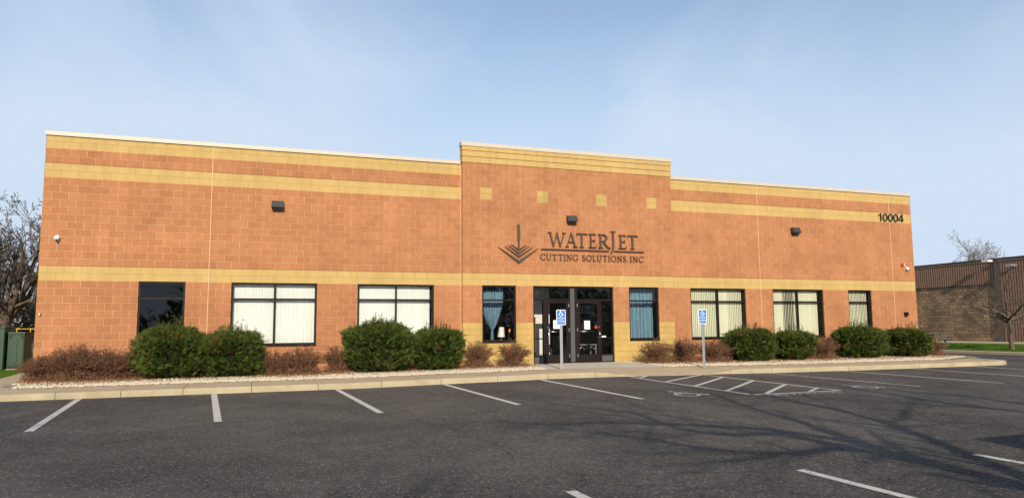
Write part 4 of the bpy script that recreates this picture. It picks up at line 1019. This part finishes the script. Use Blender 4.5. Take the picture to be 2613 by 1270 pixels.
# ---------------------------------------------------------------- bare trees
def grow(seed, base, trunk_h, r0, spread, levels, limbs=None, nlimb=5, twig=.003, up=.35, trunk=None, seglen=None, limb_len=None):
    rn = random.Random(seed); SP = []
    def branch(p, d, L_, r, lv):
        n = max(3, int(L_/(.30 if lv < 2 else .22))); n = min(n, 9); step = L_/n; pr = r
        for i in range(n):
            d = (d+Vector((rn.gauss(0, .13), rn.gauss(0, .13), rn.gauss(0, .09)+up*.10))).normalized()
            q = p+d*step; nr = max(twig, r*(1-(i+1)/n*.62)); SP.append((p.copy(), q.copy(), pr, nr, lv)); p = q; pr = nr
            if lv < levels and i >= (1 if lv == 1 else 0) and rn.random() < (.88 if lv < levels-1 else .95):
                a = Vector((rn.gauss(0, 1), rn.gauss(0, 1), rn.gauss(0, .6))); a = (a-d*a.dot(d)).normalized()
                dd = (d*rn.uniform(.55, .95)+a*rn.uniform(.55, .95)*spread).normalized()
                branch(p, dd, L_*rn.uniform(.42, .62)*(1-.35*i/n), pr*rn.uniform(.45, .65), lv+1)
    b = Vector(base)
    pts = trunk or [b, b+Vector((.02, .01, trunk_h*.5)), b+Vector((.05, 0, trunk_h))]
    pts = [Vector(p) for p in pts]
    for k in range(len(pts)-1):
        t0, t1 = k/(len(pts)-1), (k+1)/(len(pts)-1); SP.append((pts[k], pts[k+1], r0*(1.25 if k == 0 else 1-.25*t0), r0*(1-.25*t1), -1))
    top = pts[-1]
    if limbs:
        for lm, r in limbs:
            lm = [top]+[Vector(p) for p in lm]
            for k in range(len(lm)-1):
                ra = r*(1-.65*k/(len(lm)-1)); rb = r*(1-.65*(k+1)/(len(lm)-1)); SP.append((lm[k], lm[k+1], ra, rb, 0)); dv = (lm[k+1]-lm[k]).normalized()
                for q in range(2 if k < 2 else 3):
                    f = rn.random(); o = lm[k].lerp(lm[k+1], f); a = Vector((rn.gauss(0, 1), rn.gauss(0, 1), rn.gauss(0, .5))).normalized()
                    branch(o, (dv*.7+a*.8).normalized(), (limb_len or 2.4)*rn.uniform(.5, 1)*(.55 if k < 2 else 1.1), ra*.38, 1)
            branch(lm[-1], (lm[-1]-lm[-2]).normalized(), (limb_len or 2.4), r*.35, 1)
    else:
        LL = limb_len or trunk_h*1.5
        for k in range(nlimb):
            a = 2*PI*k/nlimb+rn.uniform(-.4, .4); el = rn.uniform(.5, 1.3)*up*2.2
            d = Vector((math.cos(a)*spread, math.sin(a)*spread, el+.35)).normalized(); o = pts[-2].lerp(top, rn.uniform(.45, 1)) if k else top
            branch(o, d, LL*rn.uniform(.75, 1.1), r0*.55, 0)
        branch(top, Vector((rn.gauss(0, .15), rn.gauss(0, .15), 1)).normalized(), LL*1.1, r0*.6, 0)
    return SP
def bare_tree(name, label, base, SP, bark='bark', group=None):
    t = thing(name, label, 'tree', base, group)
    A = [s for s in SP if s[4] < 0]; B = [s for s in SP if s[4] >= 0]
    def arr(S): return [np.array([tuple(s[0]) for s in S]), np.array([tuple(s[1]) for s in S]), np.array([s[2] for s in S]), np.array([s[3] for s in S])]
    V, F = seg_mesh(*arr(A), n=9); np_mesh('trunk', V, F, M[bark], t, smooth=True)
    big = [s for s in B if s[2] > .03]; sm = [s for s in B if s[2] <= .03]
    V, F = seg_mesh(*arr(big), n=6) if big else (np.zeros((0, 3)), np.zeros((0, 4), int)); V2, F2 = seg_mesh(*arr(sm), n=3)
    np_mesh('crown', np.concatenate([V, V2]), np.concatenate([F, F2+len(V)]), M[bark], t)
    return t
# trees that stand at the left behind the green cabinets
TG = 'large bare trees left of the building'
bare_tree('bare_tree', 'tall bare tree behind the left edge of the building, nearest of its row', (-4.6, 15, -.1), grow(3, (-4.6, 15, -.1), 2.0, .24, .80, 5, nlimb=9, limb_len=4.3, up=.40, twig=.010), group=TG)
bare_tree('bare_tree', 'dense bare tree with a leaning double trunk just left of the corner wall', (-2.6, 18.5, -.1), grow(9, (-2.6, 18.5, -.1), 1.3, .22, 1.2, 5, nlimb=10, limb_len=3.3, up=.20, twig=.009), group=TG)
bare_tree('bare_tree', 'bare tree at the far left frame edge behind the green cabinets', (-7.6, 17, -.1), grow(14, (-7.6, 17, -.1), 1.8, .24, .9, 4, nlimb=8, limb_len=4.2, up=.35, twig=.009), group=TG)
bare_tree('bare_tree', 'smaller bare tree farther back behind the left corner', (-5.2, 27, -.1), grow(17, (-5.2, 27, -.1), 1.5, .2, 1.1, 5, nlimb=9, limb_len=3.8, up=.22, twig=.012), group=TG)
bare_tree('bare_tree', 'low bushy bare tree filling the gap between the cabinets and the corner wall', (-3.6, 22.5, -.1), grow(23, (-3.6, 22.5, -.1), .8, .16, 1.3, 5, nlimb=11, limb_len=3.0, up=.16, twig=.012), group=TG)
bare_tree('bare_tree', 'low bushy bare tree behind the taller green cabinet', (-6.6, 21, -.1), grow(24, (-6.6, 21, -.1), .8, .16, 1.3, 5, nlimb=11, limb_len=3.2, up=.16, twig=.012), group=TG)
# small ornamental tree on the right-hand lawn
bare_tree('small_bare_tree', 'small spreading bare tree on the grass strip before the brown building', (39.23, 1.49, 0), grow(31, (39.23, 1.49, 0), 1.5, .105, 1.45, 5, trunk=[(39.23, 1.49, -.02), (39.20, 1.49, .5), (39.22, 1.47, 1.0), (39.15, 1.48, 1.5)], nlimb=8, limb_len=2.1, up=.13, twig=.008), 'bark')
bare_tree('distant_tree', 'pale bare treetop rising behind the brown building roof', (82, 35, -.2), grow(41, (82, 35, -.2), 3.4, .26, .9, 4, nlimb=9, limb_len=5.4, up=.45, twig=.014), 'barkg')
# trees behind the viewer: their shadows fall on the parking lot and they show in the glass
VG = 'bare trees on the verge behind the parking lot'
def onY(pts, y=-25): return [(p[0], y, p[1]) for p in pts]
LA = onY([(11.32, 3.57), (11.29, 4.07), (11.27, 4.57), (11.21, 4.97), (10.64, 5.61), (9.73, 5.98), (8.37, 6.39)])
LB = onY([(11.85, 3.79), (12.04, 4.11), (12.47, 4.74), (12.9, 5.51), (13.15, 6.36), (13.04, 7.35)])
LB2 = onY([(12.47, 4.74), (12.9, 5.51), (13.64, 5.73), (14.86, 6.34)]); LC = onY([(11.27, 4.57), (11.31, 5.03), (11.56, 5.87), (11.62, 6.79), (11.82, 7.64)])
LD = onY([(11.29, 4.4), (10.71, 4.75), (9.96, 4.68), (9.36, 4.82), (8.94, 5.07), (8.5, 5.5)]); LG = onY([(10.64, 5.4), (9.77, 5.48), (9.25, 5.86), (9.14, 6.95), (8.63, 7.32)])
bare_tree('bare_tree', 'bare forked tree on the verge whose branch shadows cross the lot', (11.4, -25, -.45), grow(51, (11.4, -25, -.45), 3.3, .17, .9, 3, trunk=[(11.4, -25, -.45), (11.42, -25, 1.5), (11.5, -25, 3.2)], limbs=[(LA, .15), (LB, .155), (LB2, .10), (LC, .115), (LD, .115), (LG, .095)], limb_len=1.9, twig=.008), group=VG)
L4 = onY([(16.6, 4.6), (16.32, 5.63), (15.87, 6.32), (15.9, 7.24), (15.71, 8.04)])
L5 = onY([(16.7, 4.8), (17.34, 6.05), (17.22, 6.7), (16.64, 7.32)]); L6 = onY([(17.3, 4.4), (18.4, 5.6), (19.5, 6.7)])
bare_tree('bare_tree', 'tall bare tree on the verge, right of the forked one', (16.6, -25, -.45), grow(52, (16.6, -25, -.45), 3.3, .18, .9, 3, trunk=[(16.6, -25, -.45), (16.6, -25, 1.5), (16.6, -25, 3.6)], limbs=[(L4, .14), (L5, .12), (L6, .10)], limb_len=1.8, twig=.008), group=VG)
for x, y, sd_, hh, nm in ((-4.4, -24.5, 53, 3.3, 'bare tree on the verge at the left of the parking lot'), (22.5, -27, 54, 2.4, 'bare tree on the verge near the right end of the lot'), (3.5, -33, 55, 3.0, 'bare tree farther back on the verge, left of the forked one'), (29, -33, 56, 3.0, 'bare tree farthest right on the verge')):
    bare_tree('bare_tree', nm, (x, y, -.5), grow(sd_, (x, y, -.5), hh, .22, .85, 3, nlimb=7, limb_len=hh*1.75, up=.4), group=VG)

def wood():  # unseen tree line added behind the viewer to darken reflections in the glass
    global rs; rs = np.random.RandomState(91); n = 26000; x = rs.uniform(-70, 110, n); top = 5.0+1.3*np.sin(x*.31)+.8*np.sin(x*.83+1)+.5*np.sin(x*2.1)
    P = np.stack([x, -58-rs.rand(n)*6, -.6+rs.rand(n)**.8*top], 1); a = rand_unit(n); b = norm(np.cross(a, rand_unit(n))); s_ = rs.uniform(.15, .42, (n, 1))
    V = np.stack([P-a*s_, P+a*s_, P+b*s_], 1).reshape(-1, 3); tag(np_mesh('added_reflection_wood', V, np.arange(len(V)).reshape(-1, 3), M['fol']), kind='stuff')
wood()

# ---------------------------------------------------------------- lawns
def lawn(name, poly, zf, n, seed):
    mb = MB(); mb.poly([(x, y, zf(x, y)) for x, y in poly]); tag(mb.build(name, M['soil']), kind='structure')
mb = MB(); mb.poly([(-60, 1.0, -.05), (-6, 1.0, -.05), (-1.6, 1.2, -.045), (-1.1, 1.45, -.043), (-1.2, 3, -.04), (-1.35, 4.5, -.04), (-1.5, 8, -.04), (-.05, 8, -.04), (-.05, 70, -.05), (-60, 70, -.05)])
mb.poly([(-60, -4.4, -.06), (-6, -4.4, -.06), (-6, .99, -.055), (-60, .99, -.055)])
tag(mb.build('lawn', M['soil']), kind='structure')
def east(X): return float(np.interp(X, [38.4, 39, 43, 48], [-.04, 0, .165, .17]))
mb = MB()
for a, b in ((38.37, 39), (39, 41), (41, 43)): mb.quad((a, -40, east(a)), (b, -40, east(b)), (b, 60, east(b)), (a, 60, east(a)))
tag(mb.build('lawn', M['soil']), kind='structure')
mb = MB(); mb.quad((43, -40, .165), (48.3, -40, .172), (48.3, 60, .172), (43, 60, .165)); mb.quad((42.99, -40, .166), (43.001, -40, .166), (43.001, 60, .166), (42.99, 60, .166)); tag(mb.build('path', M['walk']), kind='structure')
mb = MB(); y = -40
while y < 50:
    a, b = y+.006, y+2.99
    mb.quad((38.2, b, -.2), (38.2, a, -.2), (38.215, a, -.07), (38.215, b, -.07)); mb.quad((38.215, b, -.07), (38.215, a, -.07), (38.25, a, -.04), (38.25, b, -.04)); mb.quad((38.25, b, -.04), (38.25, a, -.04), (38.38, a, -.038), (38.38, b, -.038))
    y += 3
tag(mb.build('curb', M['walk']), kind='structure')
def blades(name, n, sampler, seed, hgt=(.03, .07)):
    global rs; rs = np.random.RandomState(seed); P = sampler(n); n = len(P); a = rs.uniform(0, 2*PI, n); w = rs.uniform(.004, .011, n); h = rs.uniform(*hgt, n)
    S = np.stack([np.cos(a), np.sin(a), np.zeros(n)], 1); T = np.stack([rs.normal(size=n)*.02, rs.normal(size=n)*.02, h], 1)
    V = np.stack([P-S*w[:, None], P+S*w[:, None], P+T], 1).reshape(-1, 3)
    tag(np_mesh(name, V, np.arange(len(V)).reshape(-1, 3), M['grass']), kind='stuff')
def samp_r(n):
    x = rs.uniform(38.4, 43, n); y = rs.uniform(-4, 12, n); return np.stack([x, y, np.interp(x, [38.4, 39, 43], [-.04, 0, .165])], 1)
def samp_l(n):
    x = -1.15-rs.rand(n)**1.2*3.5; y = 1.3+rs.rand(n)**1.4*13; k = x < np.interp(y, [1.45, 3, 4.5, 8], [-1.1, -1.2, -1.35, -1.5]); x, y = x[k], y[k]; return np.stack([x, y, np.full(len(x), -.045)], 1)
blades('grass', 70000, samp_r, 61); blades('grass', 60000, samp_l, 62)

# ---------------------------------------------------------------- green utility cabinets
def cabinet():
    t = thing('transformer_cabinet', 'low green utility cabinet with one latched door beside the left corner wall', 'utility cabinet', (-2.0, 6.8, -.04))
    x0, x1, y0, y1 = -2.27, -1.77, 6.4, 7.35
    mb = MB(); mb.box(x0, x1, y0, y1, .02, 1.17); mb.build('body', M['green'], t, bevel=.01)
    mb = MB(); mb.box(x0-.01, x1+.02, y0-.03, y1+.01, 1.172, 1.25); mb.build('lid', M['green'], t, bevel=.01)
    mb = MB(); mb.box(x0+.03, x1-.02, y0-.022, y0-.002, .14, 1.14); d = mb.build('door', M['green'], t, bevel=.004)
    mb = MB(); mb.box(x0+.29, x0+.305, y0-.027, y0-.0222, .22, 1.02); mb.box(x0+.23, x0+.29, y0-.027, y0-.0222, .19, .22); mb.build('seam', M['greend'], d)
    for x in (x0+.10, x1-.07): mb = MB(); mb.box(x-.025, x+.025, y0-.036, y0-.023, 1.03, 1.15); mb.build('hinge', M['greend'], d)
    mb = MB(); mb.box(x0+.02, x1-.01, y0-.012, y0-.001, .03, .10); mb.build('kick_slot', M['black'], t)
    mb = MB(); mb.box(x0-.06, x1+.08, y0-.06, y1+.06, -.05, .015); mb.build('pad', M['walk'], t)
    t = thing('switch_cabinet', 'taller green utility cabinet with a yellow label at the far left', 'utility cabinet', (-3.1, 6.7, -.04))
    mb = MB(); mb.box(-4.0, -2.295, 6.15, 7.4, .0, 1.38); mb.build('body', M['green'], t, bevel=.012)
    mb = MB(); mb.box(-4.02, -2.275, 6.12, 7.42, 1.383, 1.44); mb.build('lid', M['green'], t, bevel=.01)
    mb = MB(); mb.box(-2.75, -2.53, 6.143, 6.149, 1.13, 1.33); mb.build('warning_label', M['yellow'], t)
    mb = MB(); mb.box(-3.2, -3.185, 6.143, 6.149, .1, 1.3); mb.build('seam', M['greend'], t)
cabinet()
t = thing('yellow_barrier', 'yellow pipe barrier seen between the cabinets and the corner wall', 'barrier', (-2.3, 9.2, -.04))
mb = MB(); mb.tube([(-2.75, 9.2, 1.36), (-1.35, 9.2, 1.36)], .013, 10); mb.build('rail', M['yellow'], t, smooth=True)
for x in (-2.72, -2.28, -1.38): mb = MB(); mb.tube([(x, 9.222, -.04), (x, 9.22, 1.40)], .013, 10); mb.build('post', M['yellow'], t, smooth=True)
t = thing('distant_warehouse', 'long pale warehouse far behind the bare trees on the left', 'building', (-30, 75, -.1))
mb = MB(); mb.box(-60, -2, 75, 95, -.1, 4.2); mb.build('wall', simple('pale_siding', (.22, .215, .20), .8, var=.08, vscale=.5), t)
mb = MB(); mb.box(-60.2, -1.8, 74.8, 95.2, 4.2, 4.5); mb.build('roof', M['nfascia2'], t)
for k in range(6): mb = MB(); mb.box(-40+k*6.2, -37+k*6.2, 74.9, 74.98, -.1, 2.9); mb.build('loading_door', M['white'] if k % 2 else M['panel'], t)

# ---------------------------------------------------------------- neighbouring building on the right
def neighbour():
    t = thing('neighbouring_building', 'brown block and ribbed-panel building beyond the lawn at right', 'building', (48, 8, .17))
    X = 48.0; zt = 5.15; zs = 3.60; zb = .17; yp0, yp1 = 7.95, 8.45
    mb = MB()
    mb.quad((X, 60, zb-.2), (X, yp1, zb-.2), (X, yp1, zs), (X, 60, zs), 0, uv=[(0, zb-.2), (60-yp1, zb-.2), (60-yp1, zs), (0, zs)])
    mb.build('block_wall', M['nblock'], t)
    def ribs(y0, y1, z0, z1, xf, pitch=.16):
        mb = MB(); y = y1
        mb.box(xf+.06, xf+.3, y0, y1, z0, z1)
        while y-pitch*.5 > y0: mb.box(xf, xf+.058, y-pitch*.52, y, z0+.004, z1-.004); y -= pitch
        return mb.build('ribbed_panel', M['nmetal'], t)
    ribs(yp1, 60, zs+.04, zt-.18, X-.05); ribs(-40, yp0, zb-.1, zt-.18, X-.22)
    mb = MB(); mb.box(X-.10, X+.3, yp0, yp1, zb-.1, zt-.18); mb.build('pilaster', M['nfascia2'], t)
    mb = MB(); mb.box(X-.07, X+.3, yp1, 60, zs-.0, zs+.038); mb.build('ledge', M['nfascia'], t)
    mb = MB(); mb.box(X-.08, X+.3, yp1-.4, 60, zt-.18, zt-.05); mb.box(X-.26, X+.3, -40, yp1-.402, zt-.18, zt-.05); mb.build('fascia', M['nfascia2'], t)
    mb = MB(); mb.box(X-.12, X+.4, yp1-.4, 60, zt-.05, zt+.02); mb.box(X-.30, X+.4, -40, yp1-.402, zt-.05, zt+.02); mb.build('coping', M['nfascia'], t)
    mb = MB(); mb.box(X+.3, X+30, -40, 60, zb-.1, zt-.3); mb.build('roof', M['roof'], t)
    for y, z, lab in ((7.05, 4.62, 'grey flood light on the ribbed wall of the brown building'), (8.5, 5.0, 'white flood light under the roof edge of the brown building')):
        q = thing('flood_light', lab, 'flood light', (X-.3, y, z), 'flood lights on the neighbouring building')
        mb = MB(); mb.box(X-.75, X-.35, y-.22, y+.22, z-.05, z+.07, rot=None); mb.build('lamp_head', M['galv'] if z < 4.8 else M['white'], q, bevel=.02)
        mb = MB(); mb.tube([(X-.36, y, z), (X-.24, y+.15, z-.1)], .03); mb.build('bracket', M['hood'], q)
neighbour()
def picnic(x, y, z):
    t = thing('picnic_table', 'weathered grey picnic table behind the last brown bush', 'picnic table', (x, y, z))
    for k in range(5): mb = MB(); mb.box(x-.9, x+.9, y-.37+k*.15, y-.23+k*.15, z+.72, z+.76); mb.build('top_plank', M['greywood'], t)
    for s in (-1, 1):
        mb = MB(); mb.box(x-.9, x+.9, y+s*.68-.13, y+s*.68+.13, z+.42, z+.46); mb.build('bench_seat', M['greywood'], t)
    for sx in (-.65, .65):
        for s in (-1, 1): mb = MB(); mb.tube([(x+sx, y+s*.62, z), (x+sx, y+s*.22, z+.72)], .05, 4); mb.build('leg', M['greywood'], t)
        mb = MB(); mb.box(x+sx-.02, x+sx+.02, y-.75, y+.75, z+.36, z+.42); mb.build('crossbar', M['greywood'], t)
picnic(39.9, 6.5, .02)

# ---------------------------------------------------------------- parked car just outside the right frame edge (casts the rounded shadow)
def car():
    t = thing('parked_car', 'dark blue car parked in the near row at the right', 'car', (15.5, -19.0, -.45))
    zb = za(15.5, -18)-.0; yf, yr = -16.42, -21.2; cx = 15.62
    pr = [(0, .30), (.02, .62), (.12, .80), (.9, .95), (1.15, 1.0), (1.75, 1.42), (2.2, 1.50), (3.3, 1.50), (4.1, 1.12), (4.42, 1.05), (4.45, .35)]
    def sect(yy, z, top):   # rounded car cross-section rows
        w = .88 if z < 1.02 else .88-.32*(z-1.02)/.48; nose = max(0, .45-yy)/.45; tail = max(0, yy-4.0)/.45
        return w-.22*nose**2-.12*tail**2
    mb = MB(); rows = []
    for yy, z in pr:
        w1 = sect(yy, .6, 0); wt = min(w1, sect(yy, z, 1)); pts = [(-w1*.97, .30), (-w1, .62 if z > .62 else z-.02), (-min(w1, w1*.98), min(.92, z-.01)), (-wt*.96, z-.04 if z > .34 else z), (-wt*.80, z), (wt*.80, z), (wt*.96, z-.04 if z > .34 else z), (min(w1, w1*.98), min(.92, z-.01)), (w1, .62 if z > .62 else z-.02), (w1*.97, .30)]
        rows.append([len(mb.v)+k for k in range(10)]); mb.v += [(cx+a, yf-yy, zb+b) for a, b in pts]
    for r0, r1 in zip(rows[:-1], rows[1:]):
        for k in range(9): mb.f.append((r0[k], r0[k+1], r1[k+1], r1[k])); mb.m.append(0)
    mb.f.append(tuple(rows[0])[::-1]); mb.m.append(0); mb.f.append(tuple(rows[-1])); mb.m.append(0)
    mb.build('body', simple('car_paint', (.02, .035, .07), .25), t, smooth=False, bevel=.02)
    g = MB(); g.quad((cx-.70, yf-1.20, zb+1.05), (cx+.70, yf-1.20, zb+1.05), (cx+.58, yf-1.72, zb+1.42), (cx-.58, yf-1.72, zb+1.42)); g.build('windscreen', M['darkglass'], t)
    for s in (-1, 1):
        g = MB(); g.quad((cx+s*.87, yf-1.5, zb+1.06), (cx+s*.87, yf-3.8, zb+1.06), (cx+s*.68, yf-3.3, zb+1.43), (cx+s*.68, yf-1.9, zb+1.43)); g.build('side_window', M['darkglass'], t)
        h = MB(); h.box(cx+s*.62-.14, cx+s*.62+.14, yf-.06, yf+.012, zb+.60, zb+.72); h.build('headlight', M['white'], t, bevel=.02)
        for yy in (.85, 3.6):
            w = MB(); w.tube([(cx+s*.72, yf-yy, zb+.33), (cx+s*.92, yf-yy, zb+.33)], .33, 24); wh = w.build('wheel', M['black'], t)
            w = MB(); w.tube([(cx+s*.921, yf-yy, zb+.33), (cx+s*.93, yf-yy, zb+.33)], .21, 20); w.build('rim', M['galv'], wh)
car()
